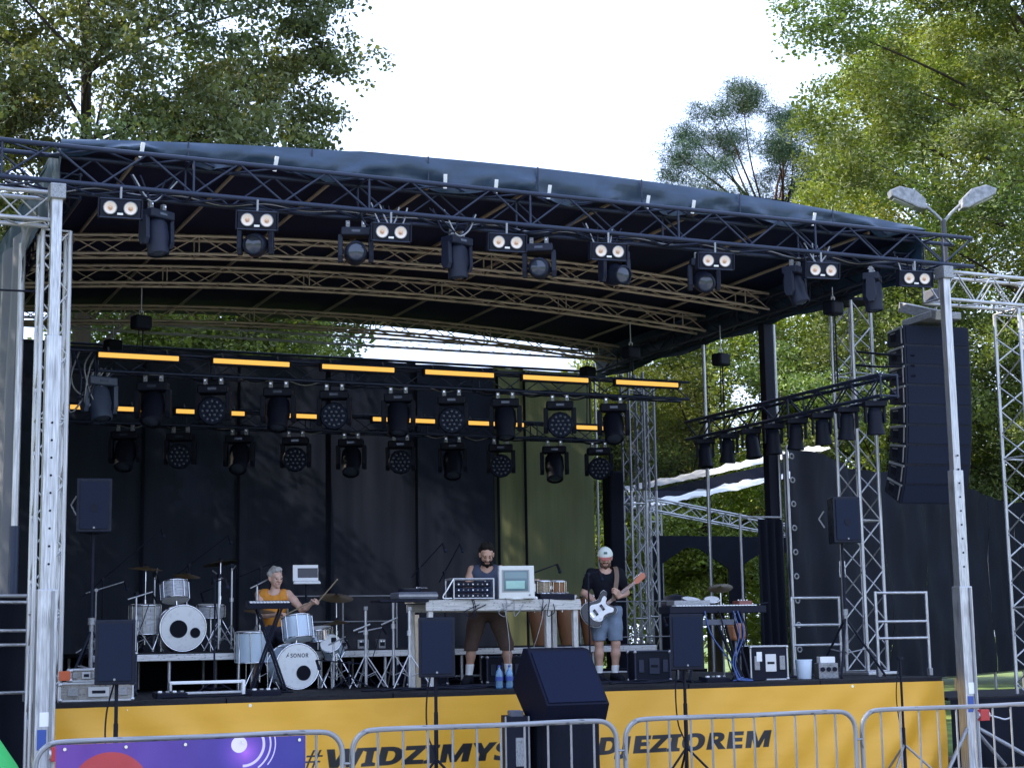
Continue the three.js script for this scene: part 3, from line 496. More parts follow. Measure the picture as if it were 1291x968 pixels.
for (const [l, x0, x1, y, z] of [['long cable loom sagging along the front roof truss', -0.5, 11.8, 6.66, -0.36], ['long cable loom tied along the upper lighting truss', 1.1, 10.5, 5.5, -5.42], ['long cable loom tied along the lower lighting truss', 1.4, 10.9, 5.2, -8.52]]) {
  const t = thing('cable_loom', l, 'cable'); for (let k = 0; k < 3; k++) { const pts = []; for (let i = 0; i <= 26; i++) pts.push([x0 + (x1 - x0) * i / 26, y - (i % 2 ? rr(0.02, 0.1) : 0) + k * 0.015, z + k * 0.02]); tube(t, 'cable', pts, 0.011, k === 1 ? M.galv : M.black, 130, 5); }
}
// ---------------------------------------------------------------- loudspeakers
{ // line array: cabinets hinged in a curve
  const t = thing('line_array', 'tall hanging column of black loudspeaker cabinets with bright hinge plates', 'loudspeaker', [12.4, 6.05, -1.3], -0.1);
  box(t, 'flying_frame', 0.5, 0.1, 0.75, M.galv, [0, 0.12, -0.1]); box(t, 'frame_beam', 0.1, 0.14, 1.0, M.galv, [-0.18, 0.24, -0.1], [0.3, 0, 0]); rod(t, 'lifting_chain', [0, 0.2, 0], [0.1, 0.7, 0.1], 0.016, M.steel);
  box(t, 'motor_case', 0.2, 0.22, 0.24, M.tarpGrey, [-0.05, 0.4, 0.1], null, 0.02);
  let y = 0, z = 0, a = 0; const w = 1.05, h = 0.275;
  const cg = extr([[-0.42, -h / 2 + 0.035], [0.0, -h / 2], [0.0, h / 2], [-0.42, h / 2 - 0.035]], w, 0.008); cg.rotateY(-Math.PI / 2); cg.translate(w / 2, 0, 0);
  for (let i = 0; i < 9; i++) {
    a = [0, 0.015, 0.03, 0.05, 0.08, 0.13, 0.2, 0.3, 0.42][i];
    const c = mesh(t, 'cabinet', cg, M.speaker, [0, y - h / 2 * Math.cos(a), z - h / 2 * Math.sin(a)], [a, 0, 0]);
    box(c, 'grille', w - 0.05, h - 0.03, 0.014, M.grille, [0, 0, 0.012]); box(c, 'hinge_plate', 0.012, 0.03, 0.4, M.alu, [-w / 2 - 0.016, h / 2 - 0.03, -0.2], [-0.05, 0, 0]);
    box(c, 'hinge_plate', 0.012, h - 0.05, 0.024, M.alu, [-w / 2 - 0.016, 0, -0.04]); box(c, 'side_handle', 0.01, 0.1, 0.12, M.blackMatt, [-w / 2 - 0.012, 0, -0.27]); box(c, 'handle_rim', 0.008, 0.018, 0.13, M.galv, [-w / 2 - 0.013, 0.062, -0.27]);
    y -= h * Math.cos(a) + 0.006; z -= h * Math.sin(a);
  }
}
function speakerBox(t, w, h, d, y, back = true) {
  const g = extr([[-w / 2, 0], [w / 2, 0], [w / 2 - 0.09, d], [-w / 2 + 0.09, d]], h, 0.012); g.rotateX(-Math.PI / 2); const c = mesh(t, 'cabinet', g, M.speaker, [0, y, d / 2]);
  box(c, 'grille', w - 0.04, h - 0.05, 0.014, M.grille, [0, h / 2, 0.018]); cyl(c, 'badge', 0.012, 0.012, 0.006, M.galv, [0, 0.04, 0.028], [Math.PI / 2, 0, 0], 12);
  return c;
}
function poleSpeaker(label, x, z, y, group) {
  const t = thing('pole_speaker', label, 'loudspeaker', [x, 0, z], -0.3, group); speakerBox(t, 0.37, 0.62, 0.36, y);
  rod(t, 'pole', [0, 0.1, 0], [0, y, 0], 0.019, M.black); rod(t, 'pole_sleeve', [0, 0.5, 0], [0, 1.0, 0], 0.024, M.black);
  for (let i = 0; i < 3; i++) { const a = i * 2.094 + 0.5; rod(t, 'leg', [0, 0.5, 0], [Math.cos(a) * 0.5, 0.02, Math.sin(a) * 0.5], 0.014, M.black); rod(t, 'leg_stay', [0, 0.16, 0], [Math.cos(a) * 0.26, 0.25, Math.sin(a) * 0.26], 0.008, M.black); }
  tube(t, 'cable', [[-0.04, y + 0.02, -0.2], [-0.1, y - 0.3, -0.05], [-0.09, 0.75, 0.02], [-0.02, 0.55, 0.03], [-0.02, 0.1, 0.05], [0.1, 0.015, 0.1]], 0.009, M.black, 30, 6);
}
poleSpeaker('black loudspeaker on a thin pole in front of the flight cases', 0.66, 0.25, 1.4); poleSpeaker('black loudspeaker on a thin pole before the end of the white table', 4.12, 0.25, 1.39); poleSpeaker('black loudspeaker on a thin pole in front of the keyboard rig', 7.24, 0.25, 1.4);
function tripodSpeaker(label, x, z, yb, h, top) {
  const t = thing('tripod_speaker', label, 'loudspeaker', [x, S, z], -0.15); const b = yb - S; speakerBox(t, 0.36, h, 0.34, b);
  rod(t, 'pole', [0, 0.3, 0], [0, b, 0], 0.02, M.black); rod(t, 'sleeve', [0, 0.3, 0], [0, 0.85, 0], 0.027, M.galv); cyl(t, 'collar', 0.04, 0.04, 0.08, M.galv, [0, 0.85, 0]);
  for (let i = 0; i < 3; i++) { const a = i * 2.094 + 0.1; rod(t, 'leg', [0, top, 0], [Math.cos(a) * 0.52, 0.015, Math.sin(a) * 0.52], 0.016, M.black); rod(t, 'leg_stay', [0, 0.32, 0], [Math.cos(a) * 0.28, top * 0.48, Math.sin(a) * 0.28], 0.009, M.galv); }
  cyl(t, 'emblem', 0.045, 0.045, 0.006, M.black, [0, b + h * 0.45, 0.198], [Math.PI / 2, 0, 0], 20);
  rod(t, 'side_bracket', [-0.19, b + 0.2, -0.1], [-0.25, b + 0.32, -0.14], 0.012, M.galv); rod(t, 'side_bracket', [-0.19, b + 0.42, -0.1], [-0.25, b + 0.32, -0.14], 0.012, M.galv);
}
tripodSpeaker('dark blue grey loudspeaker on a tall tripod by the flight cases', 0.78, -1.9, 3.06, 0.59, 0.75); tripodSpeaker('dark blue grey loudspeaker on a tripod before the capped truss tower', 10.35, -0.9, 2.96, 0.58, 0.78);
{ // big slanted cabinet on a covered stack in front of the stage
  const t = thing('fill_speaker', 'big slanted black loudspeaker on a cloth covered stack before the stage', 'loudspeaker', [5.33, 0, 0.95], 0.05);
  const g = extr([[-0.12, 0.0], [0.24, 0.0], [0.32, 0.17], [-0.1, 0.74], [-0.2, 0.76], [-0.46, 0.36]], 0.74, 0.012); g.rotateY(-Math.PI / 2); g.translate(0.37, 0, 0); mesh(t, 'cabinet', g, phys(0.003, 0.0045, 0.014, 0.6, 0, { specularIntensity: 0.25 }), [0, 0.9, 0.0]);
  box(t, 'grille', 0.7, 0.66, 0.012, phys(0.004, 0.007, 0.024, 0.65, 0, { specularIntensity: 0.25 }), [0, 1.365, 0.125], [-0.635, 0, 0]);
  mesh(t, 'cloth_cover', sheetG(60, 10, (u, v) => { const a = u * Math.PI * 2, c = Math.cos(a), s = Math.sin(a), k = 1 / Math.pow(Math.pow(Math.abs(c), 6) + Math.pow(Math.abs(s), 6), 1 / 6); return [c * k * (0.31 + 0.015 * (1 - v) * Math.sin(a * 14)), 0.02 + 0.9 * v, s * k * (0.3 + 0.015 * (1 - v) * Math.sin(a * 12))]; }), M.blackCloth);
  const u = thing('amplifier_rack', 'narrow dark rack case with a pale panel beside the covered stack', 'rack case', [4.86, 0, 0.7], -0.3); box(u, 'case', 0.26, 0.95, 0.4, M.black, [0, 0.48, 0]);
  for (const s of [-1, 1]) box(u, 'edge_trim', 0.02, 0.95, 0.02, M.galv, [s * 0.125, 0.48, 0.2]); box(u, 'pale_panel', 0.1, 0.3, 0.01, M.galv, [0.03, 0.58, 0.206]); box(u, 'top_strap', 0.14, 0.06, 0.3, M.tarpGrey, [0, 0.98, 0.05]);
}

const BALL = new THREE.SphereGeometry(0.024, 10, 8);
// ---------------------------------------------------------------- crowd barriers
function barrier(label, x0, z, group) {
  const t = thing('crowd_barrier', label, 'barrier', [x0, 0, z], 0, group), L = 2.31, R = 0.16, top = 1.1, bot = 0.18, r = 0.021, pts = [];
  const corner = (cx, cy, a0, a1) => { for (let i = 0; i <= 5; i++) { const a = a0 + (a1 - a0) * i / 5; pts.push(V(cx + R * Math.cos(a), cy + R * Math.sin(a), 0)); } };
  pts.push(V(0.02, 0.03, 0)); pts.push(V(0.02, 0.5, 0)); corner(0.02 + R, top - R, Math.PI, Math.PI / 2); pts.push(V(L / 2, top, 0)); corner(L - 0.02 - R, top - R, Math.PI / 2, 0); pts.push(V(L - 0.02, 0.5, 0)); pts.push(V(L - 0.02, 0.03, 0));
  mesh(t, 'frame_tube', new THREE.TubeGeometry(new THREE.CatmullRomCurve3(pts, false, 'centripetal'), 120, r, 10), M.galv);
  rod(t, 'bottom_rail', [0.02, bot, 0], [L - 0.02, bot, 0], 0.018, M.galv);
  for (let i = 1; i < 11; i++) { const x = 0.02 + (L - 0.04) * i / 11; rod(t, 'bar', [x, bot, 0], [x, top, 0], 0.0095, M.galv); }
  for (const x of [0.45, L - 0.45]) { rod(t, 'foot', [x, 0.02, -0.3], [x, 0.02, 0.3], 0.018, M.galv); rod(t, 'foot_stay', [x, 0.02, 0.26], [x, bot, 0], 0.014, M.galv); rod(t, 'foot_stay', [x, 0.02, -0.26], [x, bot, 0], 0.014, M.galv); }
  for (const y of [0.45, 0.86]) { mesh(t, 'hook', new THREE.TorusGeometry(0.03, 0.008, 6, 14), M.galv, [L + 0.012, y, 0], [Math.PI / 2, 0, 0]); }
  return t;
}
barrier('crowd barrier covered by the purple printed banner', -0.87, 5.16); barrier('crowd barrier linked beside the barrier with the purple banner', 1.48, 5.16).userData.label = 'crowd barrier before the covered fill loudspeaker stack';
barrier('crowd barrier in front of the last letters on the yellow banner', 3.83, 5.16); barrier('crowd barrier beside the red winch mast at the yellow banner end', 6.17, 5.16);
{
  const tex = canvasTex(1024, 512, (c, w, h) => {
    const g = c.createLinearGradient(0, 0, w, 0); g.addColorStop(0, 'rgb(100,54,136)'); g.addColorStop(0.45, 'rgb(77,50,132)'); g.addColorStop(1, 'rgb(50,48,128)'); c.fillStyle = g; c.fillRect(0, 0, w, h);
    c.fillStyle = 'rgb(168,54,56)'; c.beginPath(); c.ellipse(215, 198, 160, 162, 0, 0, 7); c.fill();
    const dot = (x, y, r, col) => { const k = c.createRadialGradient(x, y, 0, x, y, r); k.addColorStop(0, col); k.addColorStop(1, 'rgba(90,60,170,0)'); c.fillStyle = k; c.beginPath(); c.arc(x, y, r, 0, 7); c.fill(); };
    dot(770, 60, 130, 'rgba(190,110,215,0.9)'); dot(150, 330, 130, 'rgba(150,60,170,0.7)'); dot(870, 320, 150, 'rgba(90,80,210,0.8)');
    c.fillStyle = 'rgb(226,214,240)'; c.beginPath(); c.arc(742, 28, 34, 0, 7); c.fill(); c.strokeStyle = 'rgba(235,220,250,0.85)';
    for (const [r, lw, a, b] of [[88, 11, -0.6, 1.6], [116, 7, -0.7, 1.0], [136, 5, -0.5, 0.7]]) { c.lineWidth = lw; c.beginPath(); c.arc(760, 30, r, a, b); c.stroke(); }
    c.fillStyle = 'rgba(240,235,250,0.8)'; for (const [x, y] of [[905, 190], [610, 240], [690, 330]]) { c.beginPath(); c.arc(x, y, 9, 0, 7); c.fill(); }
  });
  const t = thing('purple_banner', 'purple printed banner with a red disc and pale rings on the barrier', 'banner', [0, 0, 5.2]);
  mesh(t, 'banner_sheet', sheetG(60, 14, (u, v) => { const x = -0.72 + u * 1.83; return [x, 0.2 + v * 0.885, 0.012 + 0.014 * fbm(x * 3, v * 2, 8) + 0.006 * Math.sin(x * 9 + v * 5)]; }), new THREE.MeshStandardMaterial({ map: tex, roughness: 0.5, side: THREE.DoubleSide }));
  for (let i = 0; i < 5; i++) cyl(t, 'eyelet', 0.012, 0.012, 0.008, M.chrome, [-0.66 + i * 0.43, 1.055, 0.03], [Math.PI / 2, 0, 0], 10);
  const b = thing('bean_bag', 'bright green bean bag on the ground beside the purple banner', 'bean bag', [-1.3, 0, 4.55]); b.scale.set(1.25, 1.36, 1.25);
  lathe(b, 'green_cover', [[0.001, 0.9], [0.12, 0.93], [0.22, 0.87], [0.36, 0.66], [0.5, 0.36], [0.5, 0.16], [0.4, 0.02], [0.001, 0.0]], std(0.03, 0.42, 0.09, 0.6), null, [0, 0, 0.05], 26); cyl(b, 'top_seam', 0.06, 0.07, 0.05, std(0.02, 0.3, 0.06, 0.7), [0.02, 0.94, 0]);
}
// ---------------------------------------------------------------- stage edge gear
function flightCase(name, label, x, y, z, w, h, d, turn, face = M.white, trim = M.alu) {
  const t = thing(name, label, 'flight case', [x, y, z], turn); box(t, 'body', w - 0.02, h - 0.02, d - 0.02, face, [0, h / 2, 0]);
  for (const sy of [0.011, h - 0.011]) for (const sz of [-1, 1]) box(t, 'edge_trim', w, 0.022, 0.022, trim, [0, sy, sz * (d / 2 - 0.01)]);
  for (const sx of [-1, 1]) for (const sz of [-1, 1]) { box(t, 'edge_trim', 0.022, h, 0.022, trim, [sx * (w / 2 - 0.01), h / 2, sz * (d / 2 - 0.01)]); for (const sy of [0.02, h - 0.02]) mesh(t, 'ball_corner', BALL, M.steel, [sx * (w / 2 - 0.012), sy, sz * (d / 2 - 0.012)]); }
  const hn = box(t, 'handle_recess', w * 0.28, h * 0.5, 0.012, trim === M.alu ? M.steel : M.blackTruss, [0.02, h / 2, d / 2]); box(hn, 'handle', w * 0.18, 0.03, 0.02, M.black, [0, 0, 0.01]);
  for (const sx of [-0.32, 0.34]) box(t, 'latch', w * 0.14, h * 0.4, 0.012, trim === M.alu ? M.galv : trim, [sx * w, h * 0.5, d / 2 + 0.002]); return t;
}
const caseFace = std(0.4, 0.38, 0.34, 0.5, 0.2, { map: scuff });
flightCase('flight_case', 'wide scuffed silver flight case at the stage corner by the mast', 0.62, S, -0.72, 0.76, 0.2, 0.5, -0.1, caseFace);
{ const a = flightCase('flight_case', 'small silver case with an orange side stacked on the wide case', 0.5, S + 0.2, -0.75, 0.3, 0.14, 0.34, -0.1, caseFace); box(a, 'orange_panel', 0.12, 0.1, 0.012, std(0.5, 0.1, 0.03, 0.5), [-0.2, 0.07, 0.172]); }
flightCase('flight_case', 'second small silver case stacked on the wide flight case', 0.84, S + 0.2, -0.76, 0.3, 0.14, 0.34, -0.15, caseFace);
{ const c = flightCase('rack_flight_case', 'dark rack case with pale metal edges beside the white bucket', 9.2, S, -1.1, 0.5, 0.44, 0.5, -0.3, M.black); box(c, 'paper_label', 0.07, 0.12, 0.006, M.white, [-0.13, 0.3, 0.256]); }
{
  const t = thing('white_bucket', 'white plastic bucket standing on the stage beside the rack case', 'bucket', [9.67, S, -0.9]); lathe(t, 'pail', [[0.001, 0.006], [0.09, 0.006], [0.105, 0.235], [0.112, 0.24], [0.112, 0.25], [0.1, 0.25]], std(0.62, 0.72, 0.82, 0.4), null, null, 24);
  mesh(t, 'wire_handle', new THREE.TorusGeometry(0.11, 0.004, 5, 20, Math.PI), M.steel, [0, 0.2, 0.02], [0.5, 0, Math.PI]);
  const u = thing('junction_box', 'small grey power box with sockets behind the bucket', 'power box', [10.05, S, -0.95], -0.3); box(u, 'body', 0.26, 0.2, 0.2, M.galv, [0, 0.1, 0]); for (let i = 0; i < 3; i++) cyl(u, 'socket', 0.03, 0.03, 0.03, M.black, [-0.08 + i * 0.08, 0.12, 0.105], [Math.PI / 2, 0, 0], 12); box(u, 'lid', 0.2, 0.08, 0.16, M.white, [0, 0.24, 0]);
}
{ // pale aluminium beam lying on the stage
  const t = thing('aluminium_rail', 'pale aluminium rail lying on the stage before the drums', 'rail', [1.93, S, -1.15], -0.02); box(t, 'top_rail', 0.84, 0.035, 0.05, M.white, [0, 0.155, 0]); box(t, 'lower_rail', 0.8, 0.03, 0.05, M.alu, [0, 0.04, 0]);
  box(t, 'end_plate', 0.035, 0.17, 0.09, M.white, [0.41, 0.09, 0]); box(t, 'end_plate', 0.03, 0.15, 0.08, M.alu, [-0.41, 0.085, 0]);
}
function guardRail(label, pos, turn, w, h, rails) {
  const t = thing('guard_rail', label, 'railing', pos, turn); for (const x of [0, w]) rod(t, 'post', [x, 0, 0], [x, h, 0], 0.022, M.alu); for (const y of rails) rod(t, 'rail', [0, y, 0], [w, y, 0], 0.019, M.alu);
  for (const x of [0, w]) box(t, 'foot_clamp', 0.06, 0.1, 0.06, M.galv, [x, 0.05, 0]);
}
guardRail('tubular guard rail on the stage side beside the capped truss tower', [10.65, S, -2.6], 0, 0.8, 1.1, [1.08, 0.7, 0.42]);
guardRail('tubular guard rail between the capped tower and the outer mast', [10.88, S, -0.95], 0, 0.83, 1.12, [1.1, 0.72, 0.5]);
guardRail('tubular guard rail beside the mast and black corner cloth', [-0.5, S, -0.95], 0.35, 0.5, 1.1, [1.05, 0.75, 0.6, 0.1]);
{ const t = thing('wall_notice', 'small white framed notice fixed on the black fabric wall', 'sign', [13.1, 2.66, -4.86], -0.45); box(t, 'white_plate', 0.15, 0.26, 0.03, M.white, [0, 0.13, 0], null, 0.015); box(t, 'dark_panel', 0.06, 0.13, 0.008, M.black, [0.02, 0.12, 0.017]); }
// riser
{
  const t = thing('stage_riser', 'long low riser with pale edge rail carrying the white drum kit', 'riser', [0, S, 0]);
  for (let i = 0; i < 4; i++) { const x = 0.98 + i * 1.94; box(t, 'deck_panel', 1.93, 0.05, 2.0, M.deck, [x + 0.965, 0.455, -4.12]); box(t, 'edge_rail', 1.93, 0.085, 0.04, M.alu, [x + 0.965, 0.42, -3.1]); for (const dx of [0.08, 0.98, 1.85]) for (const z of [-3.18, -5.0]) rod(t, 'leg', [x + dx, 0, z], [x + dx, 0.42, z], 0.022, M.alu); }
  box(t, 'rear_cloth', 7.7, 0.42, 0.02, M.blackCloth, [4.85, 0.215, -5.1]); rod(t, 'lower_stay', [5.0, 0.1, -3.3], [8.7, 0.1, -3.3], 0.018, M.alu);
}
for (const [l, x0, x1, z] of [['tubular rear guard rail behind the drummer on the riser', 4.0, 5.6, -5.0], ['tubular rear guard rail beside the backdrop corner towers', 9.0, 10.9, -6.0]]) { const t = thing('rear_guard_rail', l, 'railing', [x0, S + (x0 < 6 ? 0.48 : 0), z]); const h = x0 < 6 ? 0.75 : 1.15; for (const x of [0, (x1 - x0) / 2, x1 - x0]) rod(t, 'post', [x, 0, 0], [x, h, 0], 0.014, M.galv); for (const y of [h - 0.02, h * 0.5]) rod(t, 'rail', [0, y, 0], [x1 - x0, y, 0], 0.01, M.galv); }

// ---------------------------------------------------------------- drums
function drum(parent, name, r, h, shell, pos, rot, headMat = M.drumHead) {
  const g = new THREE.Group(); g.name = name; g.position.set(...pos); g.rotation.set(...rot); parent.add(g);
  cyl(g, 'shell', r, r, h, shell, [0, 0, 0], null, 36);
  for (const s of [-1, 1]) { cyl(g, 'drum_head', r * 0.985, r * 0.985, 0.006, headMat, [0, s * (h / 2 + 0.006), 0], null, 36); mesh(g, 'hoop', new THREE.TorusGeometry(r * 1.02, 0.011, 8, 40), M.chrome, [0, s * h / 2, 0], [Math.PI / 2, 0, 0]); }
  for (let i = 0; i < 8; i++) { const a = i * Math.PI / 4 + 0.2; rod(g, 'lug', [Math.cos(a) * (r + 0.012), -h / 2, Math.sin(a) * (r + 0.012)], [Math.cos(a) * (r + 0.012), h / 2, Math.sin(a) * (r + 0.012)], 0.006, M.chrome, CYL6); }
  return g;
}
const headText = (s) => canvasTex(512, 512, (c, w) => { c.fillStyle = 'rgb(222,224,220)'; c.fillRect(0, 0, w, w); c.fillStyle = 'rgba(190,192,186,0.25)'; for (let i = 0; i < 60; i++) { c.beginPath(); c.arc(rnd() * w, rnd() * w, 4 + rnd() * 18, 0, 7); c.fill(); } c.fillStyle = 'rgb(24,26,32)'; if (s) { c.font = 'bold 66px sans-serif'; c.textAlign = 'center'; c.fillText(s, 272, 150); c.lineWidth = 7; c.strokeStyle = c.fillStyle; c.beginPath(); c.moveTo(106, 150); c.lineTo(134, 104); c.lineTo(128, 134); c.lineTo(146, 128); c.stroke(); } });
function bassDrum(t, r, d, shell, pos, turn, port, text) {
  const g = drum(t, 'bass_drum', r, d, shell, pos, [Math.PI / 2, 0, 0]); if (turn) g.rotation.set(Math.PI / 2, 0, -turn);
  const disc = new THREE.CircleGeometry(r * 0.975, 40), m = mesh(g, 'front_head', disc, new THREE.MeshStandardMaterial({ map: headText(text), roughness: 0.45, side: THREE.DoubleSide }), [0, d / 2 + 0.0125, 0], [-Math.PI / 2, 0, 0]);
  for (const [px, py, pr] of port) { cyl(g, 'port_hole', pr, pr, 0.006, M.blackMatt, [px, d / 2 + 0.0165, -py], null, 26); mesh(g, 'port_ring', new THREE.TorusGeometry(pr, 0.007, 6, 26), M.black, [px, d / 2 + 0.018, -py], [Math.PI / 2, 0, 0]); }
  for (const s of [-1, 1]) rod(g, 'spur', [s * r, d * 0.25, 0.05], [s * (r + 0.1), d * 0.5, r], 0.009, M.chrome); return g;
}
function tripodBase(t, h, spread, mat = M.chrome) { for (let i = 0; i < 3; i++) { const a = i * 2.094 + 0.6; rod(t, 'leg', [0, h, 0], [Math.cos(a) * spread, 0.012, Math.sin(a) * spread], 0.009, mat, CYL6); rod(t, 'leg_stay', [0, h * 0.35, 0], [Math.cos(a) * spread * 0.5, h * 0.5, Math.sin(a) * spread * 0.5], 0.006, mat, CYL6); } }
function cymbalStand(label, x, y, z, h, r, tilt, boom) {
  const t = thing('cymbal_stand', label, 'cymbal', [x, y, z]); tripodBase(t, 0.45, 0.26); rod(t, 'tube', [0, 0.1, 0], [0, h * 0.6, 0], 0.013, M.chrome); rod(t, 'upper_tube', [0, h * 0.55, 0], [boom ?? 0, h, 0], 0.008, M.chrome); cyl(t, 'wing_nut', 0.02, 0.02, 0.05, M.chrome, [0, h * 0.6, 0]);
  lathe(t, 'cymbal_plate', [[0.012, 0.03], [0.03, 0.026], [0.045, 0.012], [r * 0.6, 0.002], [r, -0.014], [r, -0.017], [0.03, 0.008]], M.cymbal, [boom ?? 0, h, 0], [tilt, 0, rr(-0.12, 0.12)], 36); cyl(t, 'felt', 0.016, 0.016, 0.04, M.blackMatt, [boom ?? 0, h + 0.04, 0]);
}
const RT = S + 0.48;
{ // white kit on the riser
  const t = thing('drum_kit', 'pearl white drum kit with a dark ported bass drum on the riser', 'drum kit', [2.28, RT, -3.95], -0.1);
  bassDrum(t, 0.285, 0.4, M.drumShell, [0, 0.3, 0], 0, [[-0.06, -0.01, 0.105], [0.15, -0.06, 0.058]], ''); drum(t, 'floor_tom', 0.19, 0.36, M.drumShell, [-0.46, 0.42, 0.0], [0.05, 0, 0]); for (let i = 0; i < 3; i++) { const a = i * 2.1; rod(t, 'tom_leg', [-0.46 + Math.cos(a) * 0.2, 0.4, Math.sin(a) * 0.2], [-0.46 + Math.cos(a) * 0.21, 0.01, Math.sin(a) * 0.21], 0.008, M.chrome, CYL6); }
  drum(t, 'rack_tom', 0.17, 0.22, M.drumShell, [-0.08, 0.77, -0.06], [-0.28, 0, 0.03]); rod(t, 'tom_arm', [-0.05, 0.56, -0.06], [-0.06, 0.68, -0.06], 0.012, M.chrome); drum(t, 'snare_drum', 0.175, 0.15, M.drumShell, [0.42, 0.52, -0.3], [0.1, 0, 0]); rod(t, 'snare_stand', [0.42, 0, -0.3], [0.42, 0.46, -0.3], 0.014, M.chrome);
}
cymbalStand('dark crash cymbal over the white floor tom', 1.9, RT, -4.35, 1.08, 0.22, 0.1); cymbalStand('wide dark ride cymbal over the white kit on the riser', 2.85, RT, -4.2, 1.15, 0.24, -0.1); cymbalStand('crash cymbal on a low stand between the two drum kits', 3.05, S, -3.0, 0.98, 0.2, 0.15); cymbalStand('cymbal tipped forward beside the drummers hands', 4.15, S, -3.3, 1.15, 0.22, 0.3);
cymbalStand('flat hi hat cymbal beyond the pale blue tom', 4.02, S, -2.9, 0.82, 0.17, 0.05); cymbalStand('small dark cymbal behind the bass drum port on the riser', 2.5, RT, -4.6, 1.0, 0.18, 0.2);
{ // kit on stage floor
  const t = thing('drum_kit', 'pale blue drum kit with a lettered bass drum on the stage floor', 'drum kit', [3.43, S, -2.9], -0.1);
  bassDrum(t, 0.272, 0.38, M.drumBlueShell, [0, 0.285, 0.1], 0.12, [[0.07, -0.08, 0.085]], 'SONOR'); drum(t, 'rack_tom', 0.18, 0.28, M.drumBlueShell, [0.08, 0.75, -0.02], [-0.24, 0, 0.06]); rod(t, 'tom_arm', [0.05, 0.5, 0], [0.07, 0.64, 0], 0.012, M.chrome);
  drum(t, 'floor_tom', 0.19, 0.37, M.drumBlueShell, [-0.5, 0.53, -0.05], [0.04, 0, 0.03]); for (let i = 0; i < 3; i++) { const a = i * 2.1 + 0.4; rod(t, 'tom_leg', [-0.5 + Math.cos(a) * 0.205, 0.5, -0.05 + Math.sin(a) * 0.205], [-0.5 + Math.cos(a) * 0.215, 0.01, -0.05 + Math.sin(a) * 0.215], 0.008, M.chrome, CYL6); }
  drum(t, 'snare_drum', 0.175, 0.14, M.chrome, [0.4, 0.68, -0.3], [0.12, 0, 0.1]); rod(t, 'snare_stand', [0.4, 0, -0.3], [0.4, 0.62, -0.3], 0.014, M.chrome); drum(t, 'side_tom', 0.13, 0.2, M.drumBlueShell, [0.55, 0.5, -0.15], [0.9, 0, 0.4]); rod(t, 'side_tom_stand', [0.55, 0, -0.2], [0.55, 0.46, -0.2], 0.012, M.chrome);
  const st = new THREE.Group(); st.name = 'drum_stool'; t.add(st); cyl(st, 'stool_seat', 0.17, 0.16, 0.08, M.black, [-0.04, 0.5, -0.75]); rod(st, 'stool_post', [-0.04, 0.05, -0.75], [-0.04, 0.47, -0.75], 0.02, M.chrome);
}
function micStand(label, x, y, z, h, dir, len, mat = M.black, up = 0.25) {
  const t = thing('microphone_stand', label, 'microphone stand', [x, y, z]); tripodBase(t, 0.16, 0.28, mat); rod(t, 'upright', [0, 0.05, 0], [0, h, 0], 0.011, mat); cyl(t, 'boom_clamp', 0.022, 0.022, 0.05, mat, [0, h, 0], [Math.PI / 2, 0, 0], 12);
  const e = V(Math.cos(dir) * len, up * len, Math.sin(dir) * len), a = V(0, h, 0); rod(t, 'boom', a.clone().addScaledVector(e, -0.35), a.clone().add(e), 0.0085, mat); const m = a.clone().add(e); rod(t, 'microphone', m, m.clone().add(V(0.02, -0.1, 0.04)), 0.018, M.blackMatt); mesh(t, 'mic_grille', BALL, M.grille, [m.x + 0.02, m.y - 0.1, m.z + 0.04]);
}
micStand('tall boom microphone stand crossing behind the first drum kit', 1.4, RT, -4.6, 0.95, 0.4, 0.75, M.black, 0.85); micStand('boom microphone reaching over the white kit cymbals', 2.6, RT, -4.9, 1.15, 0.6, 0.55, M.black, 0.7); micStand('boom microphone leaning above the drummer', 3.5, RT, -4.6, 1.1, 3.6, 0.8, M.black, -0.4);
micStand('chrome boom microphone aimed at the white floor tom', 1.15, RT, -3.7, 0.78, 0.2, 0.35, M.galv, 0.3); micStand('low boom microphone before the lettered bass drum', 3.95, S, -2.2, 0.32, 3.3, 0.4, M.black, 0.1); micStand('tall straight stand in front of the white drum kit', 2.2, S, -1.9, 1.3, 1.2, 0.2, M.black, 0.1);
micStand('dark microphone stand behind the white table rack', 5.15, S, -2.9, 1.5, 0.9, 0.35, M.black, 0.9); micStand('microphone stand leaning beside the bearded man', 5.5, S, -2.9, 1.45, 1.2, 0.3, M.black, 1.2); micStand('microphone stand standing before the guitarist', 7.02, S, -1.75, 1.38, 0.5, 0.14, M.black, 0.2); micStand('boom microphone over the hand drums on the white table', 6.55, S, -2.6, 1.4, 0.3, 0.4, M.black, 0.35); micStand('flat boom stand reaching over the keyboard rig', 9.2, S, -1.6, 0.95, 3.3, 1.1, M.black, -0.12);
for (const [l, x, z, h] of [['tall chrome percussion stand beside the drummer', 4.6, -2.4, 1.08], ['chrome clamp stand with cross bar beside the drummer', 4.2, -2.3, 0.98], ['chrome stand with a wooden slat at the table end', 5.02, -1.3, 0.95]]) {
  const t = thing('hardware_stand', l, 'stand', [x - (x > 5 ? 0.62 : 0), S, z]); tripodBase(t, 0.42, 0.28, M.alu); rod(t, 'tube', [0, 0.03, 0], [0, h, 0], 0.017, M.alu); cyl(t, 'clamp', 0.03, 0.03, 0.06, M.alu, [0, h * 0.7, 0]); if (x < 5) rod(t, 'cross_arm', [-0.16, h * 0.72, 0], [0.05, h * 0.8, 0.02], 0.012, M.alu); else box(t, 'wooden_slat', 0.06, 0.86, 0.03, M.paleWood, [0.1, 0.45, 0], [0, 0, 0.02]); box(t, 'top_clamp', 0.05, 0.05, 0.04, M.galv, [0, h, 0]);
}
